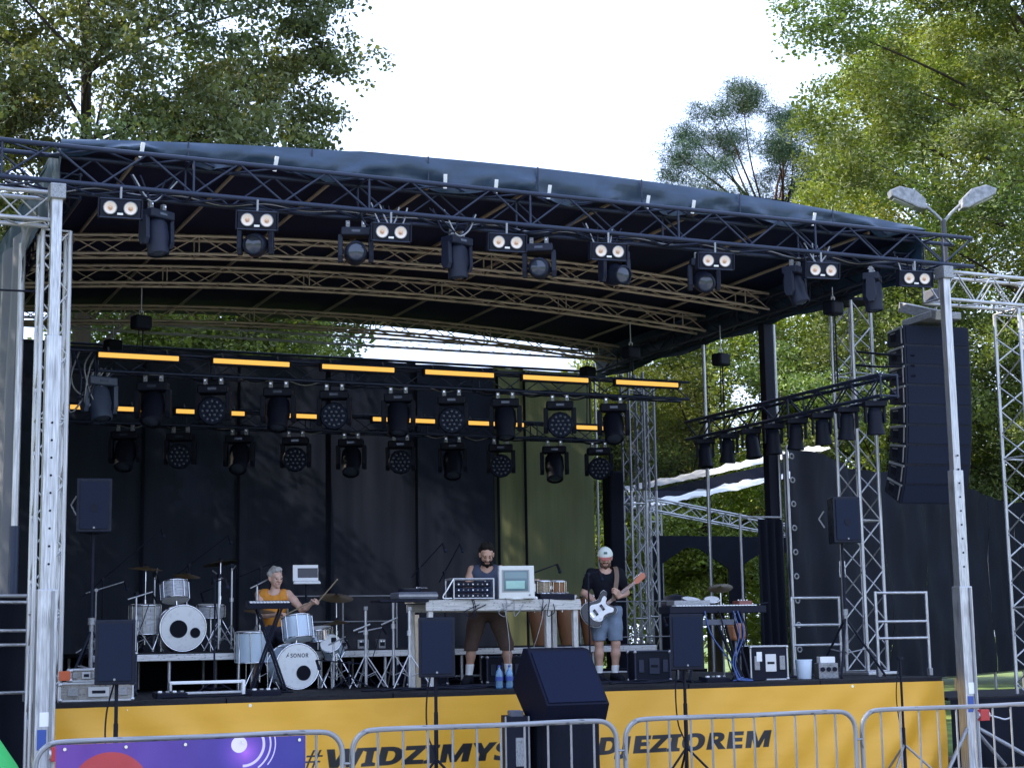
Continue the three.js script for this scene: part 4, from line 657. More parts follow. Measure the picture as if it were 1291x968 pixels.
{ // keyboard on a black x stand
  const t = thing('keyboard_stand', 'small black keyboard on a crossed stand before the drummer', 'keyboard', [2.92, S, -2.15], -0.15); for (const s of [-1, 1]) for (const z of [-0.12, 0.12]) rod(t, 'stand_leg', [s * 0.2, 0.02, z], [-s * 0.14, 0.98, z], 0.014, M.black); for (const s of [-1, 1]) rod(t, 'foot_bar', [s * 0.2, 0.02, -0.2], [s * 0.2, 0.02, 0.2], 0.014, M.black);
  const k = box(t, 'keyboard_body', 0.52, 0.07, 0.26, M.black, [0, 1.03, 0], [0.15, 0, 0]); for (let i = 0; i < 12; i++) box(k, 'key', 0.034, 0.012, 0.1, M.white, [-0.22 + i * 0.04, 0.04, 0.06]);
  const u = thing('laptop', 'open pale framed screen behind the drummer', 'laptop', [4.02, RT, -4.2], -0.2); box(u, 'stand_pole', 0.03, 0.9, 0.03, M.black, [0, 0.45, 0]); box(u, 'keyboard_base', 0.34, 0.02, 0.24, M.alu, [0, 0.9, 0]); const s = box(u, 'screen_frame', 0.34, 0.22, 0.012, M.white, [0, 1.02, -0.1], [-0.15, 0, 0]); box(s, 'screen', 0.27, 0.13, 0.006, M.blackGloss, [0.03, 0, 0.009]); box(u, 'white_rest', 0.36, 0.03, 0.06, M.white, [0.0, 0.88, 0.1]);
}
// ---------------------------------------------------------------- table
{
  const t = thing('white_table', 'long white painted wooden table carrying music gear', 'table', [5.76, S, -1.6], 0);
  box(t, 'table_top', 2.1, 0.03, 0.72, M.whiteWood, [0, 1.045, -0.32]); box(t, 'front_board', 2.1, 0.11, 0.025, M.whiteWood, [0, 0.98, 0.04]); box(t, 'back_board', 2.06, 0.1, 0.02, M.whiteWood, [0, 0.97, -0.67]);
  for (const [x, z] of [[-0.98, 0.0], [0.6, 0.0], [0.98, 0.0], [-0.98, -0.62], [0.98, -0.62]]) box(t, 'leg', 0.065, 0.93, 0.065, M.whiteWood, [x, 0.465, z]);
  for (let i = 0; i < 6; i++) { const x = rr(-0.7, 0.6); tube(t, 'hanging_cable', [[x, 1.07, -0.05], [x + 0.02, 1.065, 0.06], [x + rr(-0.05, 0.05), 0.85, 0.075], [x + rr(-0.12, 0.12), 0.9, 0.08], [x + rr(0.05, 0.2), 1.0, 0.07]], 0.006, i % 3 ? M.black : M.galv, 24, 5); }
  tube(t, 'hanging_cable', [[-0.06, 1.06, 0.0], [-0.03, 0.98, 0.07], [0.03, 0.6, 0.08], [0.05, 0.03, 0.12], [0.1, 0.012, 0.2]], 0.006, M.galv, 30, 6); tube(t, 'hanging_cable', [[0.48, 1.06, 0.02], [0.5, 0.9, 0.08], [0.42, 0.62, 0.09], [0.36, 0.4, 0.06], [0.4, 0.02, 0.05]], 0.005, M.galv, 30, 6);
}
const TT = S + 1.062;
{
  const t = thing('turntable', 'white and black record player overhanging the table end', 'turntable', [4.62, TT, -1.72], -0.05); box(t, 'plinth', 0.5, 0.09, 0.36, M.tarpGrey, [0, 0.05, 0], null, 0.02); cyl(t, 'platter', 0.15, 0.15, 0.03, M.black, [-0.05, 0.118, 0], null, 32); cyl(t, 'record', 0.148, 0.148, 0.006, M.blackGloss, [-0.05, 0.137, 0], null, 32); rod(t, 'tone_arm', [0.2, 0.15, -0.1], [0.02, 0.15, 0.05], 0.006, M.chrome); box(t, 'front_strip', 0.5, 0.03, 0.01, M.galv, [0, 0.05, 0.182]);
  box(t, 'dust_cover', 0.62, 0.025, 0.4, M.black, [-0.18, -0.012, 0]);
  const r = thing('gear_rack', 'open tube frame rack of dark modules on the white table', 'rack', [5.33, TT, -1.65], -0.05); const w = 0.52, h = 0.25, d = 0.3; for (const x of [-w / 2, w / 2]) for (const z of [-d / 2, d / 2]) rod(r, 'frame_post', [x, 0, z], [x, h, z], 0.011, M.alu); for (const z of [-d / 2, d / 2]) for (const y of [0.012, h]) rod(r, 'frame_rail', [-w / 2, y, z], [w / 2, y, z], 0.011, M.alu); for (const x of [-w / 2, w / 2]) rod(r, 'frame_rail', [x, h, -d / 2], [x, h, d / 2], 0.011, M.alu);
  for (let i = 0; i < 3; i++) { const m = box(r, 'module', w - 0.05, 0.06, d - 0.06, i === 1 ? M.grille : M.black, [0, 0.045 + i * 0.07, 0]); for (let k = 0; k < 7; k++) cyl(m, 'knob', 0.009, 0.009, 0.016, k % 3 ? M.galv : M.white, [-0.19 + k * 0.062, 0, 0.128], [Math.PI / 2, 0, 0], 10); }
  tube(r, 'patch_cable', [[-w / 2, h, d / 2], [-w / 2 - 0.1, 0.12, d / 2 + 0.05], [-w / 2 - 0.15, 0.02, d / 2 + 0.03], [-w / 2 - 0.05, 0.012, d / 2 + 0.08]], 0.008, M.white, 24, 6);
}
{
  const scr = canvasTex(256, 192, (c, w, h) => { c.fillStyle = 'rgb(74,96,104)'; c.fillRect(0, 0, w, h); c.fillStyle = 'rgb(128,166,162)'; c.fillRect(24, 96, 196, 74); c.fillStyle = 'rgb(96,118,122)'; c.fillRect(14, 12, 228, 60); c.fillStyle = 'rgb(150,186,178)'; for (let i = 0; i < 9; i++) c.fillRect(30, 102 + i * 7, 60 + rnd() * 120, 2); });
  const t = thing('crt_monitor', 'old beige tube computer monitor on the white table', 'monitor', [5.93, TT, -1.6], -0.25); const body = mesh(t, 'bezel', extr([[-0.215, 0], [0.215, 0], [0.21, 0.385], [-0.21, 0.385]], 0.07, 0.012), M.crt, [0, 0.015, 0]);
  const f = box(t, 'screen_recess', 0.345, 0.275, 0.01, std(0.3, 0.3, 0.28, 0.5), [-0.012, 0.225, 0.083]);
  mesh(t, 'screen', sheetG(12, 10, (u, v) => [-0.167 + 0.31 * u, 0.1 + 0.25 * v, 0.09 + 0.012 * (1 - Math.pow(2 * u - 1, 2)) * (1 - Math.pow(2 * v - 1, 2))]), new THREE.MeshStandardMaterial({ map: scr, roughness: 0.12, emissiveMap: scr, emissive: 0xffffff, emissiveIntensity: 0.1, side: THREE.DoubleSide }));
  mesh(t, 'tube_housing', new THREE.CylinderGeometry(0.16, 0.275, 0.26, 4, 1).rotateY(Math.PI / 4).rotateX(-Math.PI / 2), M.crt, [0, 0.2, -0.14]); cyl(t, 'swivel_base', 0.13, 0.15, 0.02, M.crt, [0, 0.01, -0.05]); cyl(t, 'power_button', 0.012, 0.012, 0.012, M.galv, [0.16, 0.05, 0.086], [Math.PI / 2, 0, 0], 12); box(t, 'side_knob', 0.02, 0.1, 0.05, M.crt, [0.232, 0.14, 0.03]);
  const l = new THREE.RectAreaLight(0xb8d8dc, 0.08, 0.3, 0.24); l.name = 'screen_glow'; l.position.set(-0.012, 0.225, 0.11); l.rotation.y = Math.PI; t.add(l);
}
{
  const t = thing('sampler_pads', 'dark drum machine and mixer at the table end', 'mixer', [6.5, TT, -1.7], -0.1); box(t, 'body', 0.46, 0.07, 0.3, M.black, [0, 0.035, 0], [0.08, 0, 0]); for (let i = 0; i < 6; i++) cyl(t, 'knob', 0.012, 0.012, 0.02, M.galv, [-0.18 + i * 0.07, 0.08, 0.05], null, 10);
  const b = thing('bongo_drums', 'pair of pale bongo drums behind the mixer', 'drum', [6.45, TT + 0.07, -1.85], -0.1); drum(b, 'bongo', 0.1, 0.15, M.paleWood, [-0.03, 0.09, 0], [0.1, 0, 0]); drum(b, 'bongo', 0.09, 0.15, M.woodBrown, [0.18, 0.085, 0], [0.1, 0, 0]); box(b, 'bridge', 0.06, 0.05, 0.04, M.chrome, [0.075, 0.08, 0]);
  const c = thing('mouse', 'white computer mouse beside the tube monitor', 'mouse', [6.2, TT, -1.62]); mesh(c, 'shell', new THREE.SphereGeometry(0.05, 16, 10), M.white, [0, 0.012, 0], null, [0.7, 0.5, 1]);
  const conga = (x, label) => { const k = thing('conga_drum', label, 'drum', [x, RT, -3.6]); lathe(k, 'shell', [[0.1, 0], [0.125, 0.12], [0.165, 0.38], [0.16, 0.55], [0.135, 0.68]], M.woodBrown, null, null, 26); mesh(k, 'hoop', new THREE.TorusGeometry(0.14, 0.012, 8, 30), M.chrome, [0, 0.66, 0], [Math.PI / 2, 0, 0]); cyl(k, 'drum_head', 0.135, 0.135, 0.012, M.drumHead, [0, 0.68, 0], null, 26); for (let i = 0; i < 5; i++) { const a = i * 1.257; rod(k, 'tension_rod', [Math.cos(a) * 0.165, 0.45, Math.sin(a) * 0.165], [Math.cos(a) * 0.15, 0.66, Math.sin(a) * 0.15], 0.007, M.chrome, CYL6); } };
  conga(7.2, 'amber conga drum under the table end'); conga(7.62, 'amber conga drum between the table and the guitarist'); conga(7.98, 'amber conga drum partly behind the guitarist');
  for (const x of [4.9, 5.03]) { const w = thing('water_bottle', 'clear blue plastic water bottle standing on the stage edge', 'bottle', [x + 0.35, S, -0.6], 0, 'water bottles on the stage edge'); lathe(w, 'bottle_body', [[0.001, 0.004], [0.04, 0.004], [0.044, 0.03], [0.04, 0.09], [0.044, 0.15], [0.036, 0.2], [0.014, 0.235], [0.014, 0.255]], M.bottle, null, null, 18); cyl(w, 'cap', 0.016, 0.016, 0.022, M.blue, [0, 0.262, 0], null, 14); cyl(w, 'paper_label', 0.0455, 0.0455, 0.05, M.blue, [0, 0.12, 0], null, 18); }
}
// ---------------------------------------------------------------- keyboard rig by the open side
{
  const t = thing('keyboard_rig', 'long synthesizer on a black frame stand with hanging blue cables', 'keyboard', [8.4, S, -1.0], -0.08); const k = box(t, 'keyboard_body', 1.35, 0.09, 0.34, M.black, [0, 0.9, 0]); for (let i = 0; i < 26; i++) box(k, 'key', 0.036, 0.014, 0.14, M.white, [-0.56 + i * 0.0435, 0.05, 0.09]);
  box(t, 'upper_module', 0.5, 0.06, 0.24, M.galv, [-0.3, 0.99, -0.08]); const md = box(t, 'red_module', 0.18, 0.06, 0.2, std(0.16, 0.05, 0.04, 0.5), [0.42, 0.98, 0]); for (let i = 0; i < 4; i++) cyl(md, 'knob', 0.01, 0.01, 0.02, M.white, [-0.06 + i * 0.04, 0.035, 0.02], null, 10);
  box(t, 'lower_tray', 0.72, 0.07, 0.3, M.tarpGrey, [-0.15, 0.74, 0.03]); for (const s of [-1, 1]) for (const z of [-0.13, 0.13]) rod(t, 'stand_leg', [s * 0.42, 0.02, z], [-s * 0.1 + s * 0.3, 0.86, z], 0.018, M.black); for (const s of [-1, 1]) rod(t, 'foot_bar', [s * 0.42, 0.02, -0.22], [s * 0.42, 0.02, 0.22], 0.018, M.black); rod(t, 'diagonal_strut', [-0.05, 0.8, 0.14], [0.3, 0.04, 0.14], 0.02, M.black);
  for (const [a, b, m] of [[-0.2, 0.2, 0], [0.2, 0.22, 0], [0.26, 0.25, 0], [0.0, 0.16, 1], [0.3, 0.3, 1]]) tube(t, 'hanging_cable', [[a, 0.88, 0.18], [a + 0.06, 0.6, 0.21], [b - 0.06, 0.22, 0.2], [b, 0.02, 0.24]], 0.009, m ? M.black : M.cableBlue, 26, 6); tube(t, 'cable_coil', [[0.1, 0.012, 0.3], [0.3, 0.03, 0.24], [0.34, 0.014, 0.36], [0.12, 0.03, 0.38], [0.24, 0.05, 0.3]], 0.012, M.cableBlue, 40, 6);
  const p = thing('percussion_table', 'cluster of small percussion and cymbals behind the keyboard rig', 'percussion', [9.0, S, -2.2]); box(p, 'tray', 0.8, 0.03, 0.4, M.black, [0, 0.9, 0]); for (const x of [-0.36, 0.36]) for (const z of [-0.16, 0.16]) rod(p, 'leg', [x, 0, z], [x, 0.9, z], 0.015, M.galv); drum(p, 'small_drum', 0.12, 0.12, M.drumShell, [-0.22, 1.0, 0], [0.3, 0, 0]); drum(p, 'small_drum', 0.1, 0.12, M.chrome, [0.08, 1.0, 0.05], [0.4, 0, 0.2]); lathe(p, 'cymbal_plate', [[0.012, 0.02], [0.04, 0.01], [0.17, -0.01], [0.17, -0.013]], M.cymbal, [0.28, 1.22, -0.05], [0.3, 0, 0.25], 28); rod(p, 'cymbal_rod', [0.28, 0.9, -0.05], [0.28, 1.22, -0.05], 0.008, M.chrome); box(p, 'amber_bag', 0.24, 0.22, 0.16, std(0.3, 0.12, 0.05, 0.6), [0.36, 0.62, 0.18], [0, 0.3, 0.1], 0.04);
  const d = thing('side_drape', 'narrow black drape hanging beside the black side post', 'drape', [9.95, S, -3.0]); mesh(d, 'drape_cloth', sheetG(24, 8, (u, v) => [0.42 + 0.45 * u, 0.02 + 2.2 * v, 0.05 * Math.sin(u * 22 + v)]), M.blackCloth); rod(d, 'pole', [0.15, 0, 0], [0.15, 2.3, 0], 0.02, M.galv); rod(d, 'top_rail', [0.15, 2.25, 0], [0.85, 2.25, 0], 0.015, M.galv);
}
{
  const t = thing('tripod_pole', 'thin black tripod pole standing before the yellow banner end', 'stand', [10.25, 0, 0.35]); rod(t, 'pole', [0, 0.1, 0], [0, 1.45, 0], 0.016, M.black); rod(t, 'sleeve', [0, 0.1, 0], [0, 0.62, 0], 0.022, M.black);
  for (let i = 0; i < 3; i++) { const a = i * 2.094 + 0.5; rod(t, 'leg', [0, 0.42, 0], [Math.cos(a) * 0.42, 0.02, Math.sin(a) * 0.42], 0.014, M.galv); } tube(t, 'cable', [[-0.02, 1.45, 0], [-0.12, 1.0, 0.05], [-0.06, 0.6, 0.03], [-0.02, 0.4, 0.04]], 0.007, M.black, 20, 5); cyl(t, 'top_plate', 0.04, 0.04, 0.03, M.black, [0, 1.46, 0]);
}
{ // cables on the stage floor
  const t = thing('floor_cables', 'tangle of black cables lying along the stage edge', 'cable', [0, S + 0.012, 0]); for (let i = 0; i < 22; i++) { const x = rr(1.2, 10), z = rr(-1.9, -0.55), L = rr(0.5, 1.6); tube(t, 'cable', [[x, 0, z], [x + L * 0.3, rr(0, 0.03), z + rr(-0.2, 0.2)], [x + L * 0.6, 0, z + rr(-0.2, 0.2)], [x + L, rr(0, 0.02), z + rr(-0.2, 0.2)]], rr(0.008, 0.013), M.black, 30, 6); }
  for (const [x, l] of [[1.45, 'low black stage effect box by the aluminium rail'], [2.5, 'black pedal box beside the lettered bass drum'], [6.0, 'black pedal board under the white table'], [8.3, 'black pedal board in front of the keyboard rig']]) { const b = thing('effect_box', l, 'pedal', [x, S, -0.85], rr(-0.3, 0.3)); box(b, 'body', 0.34, 0.06, 0.2, M.black, [0, 0.035, 0], [0.1, 0, 0]); for (let i = 0; i < 4; i++) box(b, 'switch', 0.04, 0.02, 0.04, i % 2 ? M.galv : M.white, [-0.12 + i * 0.08, 0.07, 0.03]); }
}

{ // extra drum hardware and low clutter on the riser
  const spots = [[1.62, RT, -3.55, 0.72, 'short chrome stand with a clipped microphone by the white floor tom'], [2.68, RT, -3.6, 0.95, 'chrome percussion stand with cross arm beside the white bass drum'], [2.95, RT, -4.0, 1.1, 'tall chrome stand behind the pale blue floor tom'], [3.15, RT, -3.5, 0.85, 'chrome snare stand beside the keyboard on the riser'], [2.05, RT, -4.5, 1.0, 'chrome boom stand behind the white rack tom'], [4.35, S, -2.7, 0.75, 'low chrome pedal stand beside the silver snare'], [3.85, S, -2.5, 0.6, 'short chrome stand beside the lettered bass drum']];
  for (const [x, y, z, h, l] of spots) { const t = thing('hardware_stand', l, 'stand', [x, y, z], rr(0, 2)); tripodBase(t, 0.34, 0.22, M.galv); rod(t, 'tube', [0, 0.03, 0], [0, h, 0], 0.013, M.steel); cyl(t, 'clamp', 0.026, 0.026, 0.05, M.steel, [0, h * 0.6, 0], null, 10); rod(t, 'cross_arm', [-0.12, h - 0.06, 0], [0.2, h + rr(-0.05, 0.1), 0.05], 0.009, M.steel); const c = box(t, 'multi_clamp', 0.05, 0.06, 0.05, M.black, [0, h, 0]); rod(t, 'clip_microphone', [0.2, h, 0.05], [0.25, h - 0.09, 0.08], 0.014, M.blackMatt); tube(t, 'cable', [[0.2, h, 0.05], [0.1, h * 0.6, 0.03], [0.02, h * 0.2, 0.02], [0.12, 0.01, 0.06]], 0.006, M.black, 18, 5); }
  for (const [x, w, l] of [[4.22, 0.13, 'small pale power box under the drum stands'], [4.5, 0.15, 'pale grey effects box between the chrome stands'], [4.75, 0.1, 'tiny pale box beside the table end']]) { const t = thing('power_box', l, 'power box', [x, RT, -3.3], rr(-0.2, 0.2)); box(t, 'body', w, 0.12, 0.1, M.galv, [0, 0.06, 0]); box(t, 'front_plate', w * 0.7, 0.05, 0.006, M.black, [0, 0.06, 0.052]); for (const s of [-1, 1]) cyl(t, 'socket', 0.012, 0.012, 0.012, M.white, [s * w * 0.2, 0.095, 0.052], [Math.PI / 2, 0, 0], 10); }
  for (const [x, y, z, w, h, l] of [[6.3, S, -2.9, 0.5, 0.36, 'black equipment trunk on the floor behind the bearded man'], [5.2, S, -2.95, 0.6, 0.3, 'low black trunk behind the white table leg'], [7.95, S, -1.9, 0.5, 0.4, 'black amplifier cabinet between the guitarist and keyboard rig'], [1.2, S, -2.6, 0.45, 0.5, 'dark metal edged trunk behind the tripod loudspeaker']]) flightCase('equipment_trunk', l, x, y, z, w, h, 0.3, rr(-0.2, 0.2), M.black, M.blackTruss);
}

// ---------------------------------------------------------------- people
M.sock = std(0.72, 0.72, 0.7, 0.85); M.eye = std(0.16, 0.12, 0.1, 0.25);  // eyeballs darkened: the shadow over the eyes is put into this colour
const lerp3 = (a, b, t) => [a[0] + (b[0] - a[0]) * t, a[1] + (b[1] - a[1]) * t, a[2] + (b[2] - a[2]) * t];
// bones: [a, b, ra, rb]; smooth union meshed on a grid; keep(x, y, z) > 0 marks what stays
function field(bones, c, half, res, k, opt = {}) {
  const mc = new MarchingCubes(res, M.black, false, false, opt.poly ?? 90000); mc.isolation = 0; const f = mc.field, hs = res / 2, cell = half / hs; f.fill(-9);
  const dist = new Float32Array(f.length).fill(9);
  for (const [a, b, ra, rb] of bones) {
    const m = Math.max(ra, rb) + k + cell * 3, lo = [0, 1, 2].map(i => Math.max(0, Math.floor((Math.min(a[i], b[i]) - m - c[i]) / cell + hs))), hi = [0, 1, 2].map(i => Math.min(res - 1, Math.ceil((Math.max(a[i], b[i]) + m - c[i]) / cell + hs)));
    const d = [b[0] - a[0], b[1] - a[1], b[2] - a[2]], L2 = d[0] * d[0] + d[1] * d[1] + d[2] * d[2] || 1e-9;
    for (let z = lo[2]; z <= hi[2]; z++) for (let y = lo[1]; y <= hi[1]; y++) for (let x = lo[0]; x <= hi[0]; x++) {
      const p = [c[0] + (x - hs) * cell - a[0], c[1] + (y - hs) * cell - a[1], c[2] + (z - hs) * cell - a[2]], t = Math.max(0, Math.min(1, (p[0] * d[0] + p[1] * d[1] + p[2] * d[2]) / L2));
      const dd = Math.hypot(p[0] - d[0] * t, p[1] - d[1] * t, p[2] - d[2] * t) - (ra + (rb - ra) * t), i = (z * res + y) * res + x, o = dist[i], h = Math.max(k - Math.abs(o - dd), 0) / k; dist[i] = Math.min(o, dd) - h * h * k * 0.25;
    }
  }
  for (let z = 0; z < res; z++) for (let y = 0; y < res; y++) for (let x = 0; x < res; x++) {
    const i = (z * res + y) * res + x; if (dist[i] > 0.2) continue; const X = c[0] + (x - hs) * cell, Y = c[1] + (y - hs) * cell, Z = c[2] + (z - hs) * cell;
    let v = -dist[i]; if (opt.wrinkle) v += opt.wrinkle * fbm(X * 11, Y * 8, Z * 11); if (opt.keep) v = Math.min(v, opt.keep(X, Y, Z)); f[i] = v;
  }
  mc.update(); const n = mc.count, p = new Float32Array(n * 3);
  for (let i = 0; i < n * 3; i++) p[i] = mc.positionArray[i] * half + c[i % 3];
  let g = new THREE.BufferGeometry(); g.setAttribute('position', new THREE.BufferAttribute(p, 3)); g = mergeVertices(g, 1e-4); g.computeVertexNormals(); return g;
}
const vec = a => V(a[0], a[1], a[2]), arr = v => [v.x, v.y, v.z];
function handBones(w, dir, back, side, curl) { // side: +1 thumb towards dir x back
  const d = vec(dir).normalize(), n = vec(back); n.addScaledVector(d, -n.dot(d)).normalize(); const s = d.clone().cross(n).multiplyScalar(side), W0 = vec(w), out = [];
  const lens = [[0.04, 0.025, 0.02], [0.045, 0.029, 0.021], [0.042, 0.027, 0.02], [0.033, 0.021, 0.018]];
  for (let i = 0; i < 4; i++) {
    const off = 0.03 - i * 0.0195, kn = W0.clone().addScaledVector(d, 0.088 - Math.abs(i - 1) * 0.005).addScaledVector(s, off); out.push([arr(W0.clone().addScaledVector(s, off * 0.6)), arr(kn), 0.016, 0.0125]);
    let p = kn, a = 0; for (let j = 0; j < 3; j++) { a += curl * (j ? 1.05 : 0.8) + i * 0.03; const q = p.clone().addScaledVector(d, Math.cos(a) * lens[i][j]).addScaledVector(n, -Math.sin(a) * lens[i][j]); out.push([arr(p), arr(q), 0.0095 - j * 0.0008, 0.0088 - j * 0.0009]); p = q; }
  }
  let p = W0.clone().addScaledVector(d, 0.025).addScaledVector(s, 0.022); const t1 = p.clone().addScaledVector(d, 0.03).addScaledVector(s, 0.03).addScaledVector(n, -0.012), t2 = t1.clone().addScaledVector(d, 0.028).addScaledVector(s, 0.006 - curl * 0.012).addScaledVector(n, -0.014 * (1 + curl)), t3 = t2.clone().addScaledVector(d, 0.02).addScaledVector(s, -curl * 0.014).addScaledVector(n, -0.012 * curl);
  out.push([arr(p), arr(t1), 0.015, 0.012], [arr(t1), arr(t2), 0.0115, 0.01], [arr(t2), arr(t3), 0.0098, 0.0085]); return out;
}
function headParts(T, skin, c, yaw, pitch, hair, hairSet, beard) { // head frame: y up, z face
  const q = new THREE.Quaternion().setFromEuler(new THREE.Euler(pitch, yaw, 0, 'YXZ')), at = (x, y, z) => arr(V(x, y, z).applyQuaternion(q).add(vec(c))), B = (a, b, r, s) => [at(...a), at(...b), r, s ?? r];
  const bones = [B([0, 0.045, -0.018], [0, 0.035, -0.03], 0.082, 0.085), B([0, 0.035, 0.03], [0, 0.02, 0.03], 0.064), B([-0.028, -0.03, 0.035], [0.028, -0.03, 0.035], 0.042), B([0, -0.085, 0.062], [0, -0.08, 0.05], 0.027), B([-0.045, -0.045, 0.0], [-0.012, -0.088, 0.055], 0.026, 0.022), B([0.045, -0.045, 0.0], [0.012, -0.088, 0.055], 0.026, 0.022),
    B([0, 0.018, 0.092], [0, -0.022, 0.112], 0.009, 0.014), B([-0.014, -0.024, 0.1], [0.014, -0.024, 0.1], 0.01), B([-0.035, 0.03, 0.078], [0.035, 0.03, 0.078], 0.016), B([-0.02, -0.055, 0.082], [0.02, -0.055, 0.082], 0.0085), B([-0.018, -0.066, 0.08], [0.018, -0.066, 0.08], 0.009), B([-0.04, -0.012, 0.062], [-0.035, -0.016, 0.06], 0.017), B([0.04, -0.012, 0.062], [0.035, -0.016, 0.06], 0.017)];
  for (const s of [-1, 1]) bones.push(B([s * 0.078, 0.012, -0.012], [s * 0.082, -0.02, -0.006], 0.014, 0.01), B([s * 0.085, 0.02, -0.022], [s * 0.088, -0.004, -0.022], 0.01, 0.008));
  const geo = field(bones, c, 0.17, 84, 0.02, { poly: 40000 });
  for (const s of [-1, 1]) { const e = mesh(T, 'eye', new THREE.SphereGeometry(0.0095, 14, 10), M.eye, at(s * 0.033, 0.004, 0.083)); mesh(e, 'iris', new THREE.SphereGeometry(0.007, 10, 8), M.blackGloss, arr(V(0, 0, 0.0045).applyQuaternion(q))); rod(T, 'eyebrow', at(s * 0.018, 0.03, 0.097), at(s * 0.05, 0.032, 0.083), 0.0055, hair); }
  rod(T, 'lips', at(-0.02, -0.06, 0.093), at(0.02, -0.06, 0.093), 0.005, std(0.35, 0.14, 0.11, 0.5));
  if (hairSet) mesh(T, 'hair', field(hairSet.map(h => B(h[0], h[1], h[2], h[3])), c, 0.19, 72, 0.02, { poly: 40000, wrinkle: 0.018, keep: (x, y, z) => { const p = V(x - c[0], y - c[1], z - c[2]).applyQuaternion(q.clone().invert()); return Math.min(p.y - (p.z > 0.05 ? 0.078 : p.z > 0.025 ? 0.045 : p.z > -0.02 ? 0.02 : -0.07), 0.086 - p.z); } }), hair);
  if (beard) mesh(T, 'beard', field([B([-0.066, -0.02, 0.02], [-0.045, -0.075, 0.05], 0.018, 0.024), B([0.066, -0.02, 0.02], [0.045, -0.075, 0.05], 0.018, 0.024), B([-0.04, -0.08, 0.058], [0.04, -0.08, 0.058], 0.03), B([0, -0.098, 0.07], [0, -0.11, 0.07], 0.027, 0.02), B([-0.028, -0.043, 0.09], [0.028, -0.043, 0.09], 0.0095)], c, 0.17, 64, 0.02, { poly: 30000, wrinkle: 0.006 }), hair);
  return { geo, at, q };
}
function person(label, pos, turn, J, look) {
  const t = thing('person', label, 'person', pos, turn), skin = look.skin, B = [];
  const mid = (a, b, k = 0.5) => lerp3(a, b, k), torso = [], arms = [], legs = [];
  torso.push([J.hipL, J.hipR, 0.098, 0.098], [J.pelvis, J.waist, 0.118, 0.105], [mid(J.pelvis, J.hipL, 0.6), mid(J.waist, J.chest, 0.3), 0.09, 0.08], [mid(J.pelvis, J.hipR, 0.6), mid(J.waist, J.chest, 0.3), 0.09, 0.08], [J.waist, J.chest, 0.105, 0.115], [mid(J.chest, J.shL, 0.55), mid(J.waist, J.shL, 0.25), 0.095, 0.085], [mid(J.chest, J.shR, 0.55), mid(J.waist, J.shR, 0.25), 0.095, 0.085], [mid(J.shL, J.chest, 0.2), mid(J.shR, J.chest, 0.2), 0.058, 0.058], [J.chest, mid(J.chest, J.head, 0.5), 0.085, 0.062], [mid(J.chest, J.head, 0.35), J.head, 0.06, 0.054]);
  for (const s of ['L', 'R']) { const sh = J['sh' + s], el = J['el' + s], wr = J['wr' + s]; arms.push([sh, mid(sh, el, 0.4), 0.058, 0.05], [mid(sh, el, 0.4), el, 0.05, 0.04], [el, mid(el, wr, 0.35), 0.041, 0.042], [mid(el, wr, 0.35), wr, 0.042, 0.025]); const hp = J['hip' + s], kn = J['kn' + s], an = J['an' + s], to = J['to' + s]; legs.push([hp, mid(hp, kn, 0.45), 0.092, 0.078], [mid(hp, kn, 0.45), kn, 0.078, 0.055], [kn, mid(kn, an, 0.32), 0.054, 0.057], [mid(kn, an, 0.32), an, 0.057, 0.035], [an, to, 0.04, 0.032], [an, [an[0] - (to[0] - an[0]) * 0.28, an[1] * 0.5, an[2] - (to[2] - an[2]) * 0.28], 0.038, 0.034]); }
  const c0 = J.center ?? [0, 0.85, 0.05], half = 0.98; const parts = [field([...torso, ...arms, ...legs], c0, half, 132, 0.035)];
  const hd = headParts(t, skin, J.headC, J.headYaw ?? 0, J.headPitch ?? 0, look.hair, look.hairSet, look.beard); parts.push(hd.geo);
  for (const h of J.hands) parts.push(field([[lerp3(h.from, h.w, 0.75), h.w, 0.027, 0.024], ...handBones(h.w, h.dir, h.back, h.side, h.curl)], vec(h.w).addScaledVector(vec(h.dir).normalize(), 0.07).toArray(), 0.15, 76, 0.008, { poly: 30000 }));
  const nb = parts.map(g => { const o = new THREE.BufferGeometry(); o.setAttribute('position', g.attributes.position); o.setAttribute('normal', g.attributes.normal); o.setIndex(g.index); return o; });
  mesh(t, 'body', mergeGeometries(nb), skin);
  const grow = (bs, k) => bs.map(b => [b[0], b[1], b[2] + k, b[3] + k]), nk = mid(J.chest, J.head, 0.55);
  const shirtBones = grow([...torso.slice(0, 9), ...arms.filter((_, i) => i % 4 < (look.sleeve === 'short' ? 2 : 0))], look.shirtEase ?? 0.016);
  const armD = (p) => Math.min(...['L', 'R'].map(s => { const a = vec(J['sh' + s]), b = vec(J['el' + s]); return b.clone().sub(a).normalize().dot(p.clone().sub(a)); }));
  mesh(t, 'shirt', field(shirtBones, c0, half, 132, 0.04, { wrinkle: 0.007, keep: (x, y, z) => { let v = Math.min(y - J.hem, Math.hypot(x - nk[0], y - nk[1] - 0.03, z - nk[2] - 0.03) - (look.neckR ?? 0.085)); if (look.sleeve !== 'short') for (const s of ['L', 'R']) v = Math.min(v, Math.hypot(x - J['sh' + s][0] * 1.12, y - J['sh' + s][1] + 0.01, z - J['sh' + s][2]) - 0.075); else for (const s of ['L', 'R']) { const a = vec(J['sh' + s]), b = vec(J['el' + s]), d = b.clone().sub(a), l = d.length(), p = V(x, y, z).sub(a), tt = p.dot(d) / l, rad = p.clone().addScaledVector(d, -tt / l).length(); if (rad < 0.11 && tt > 0.02) v = Math.min(v, l * 0.82 - tt); } return v; } }), look.shirt);
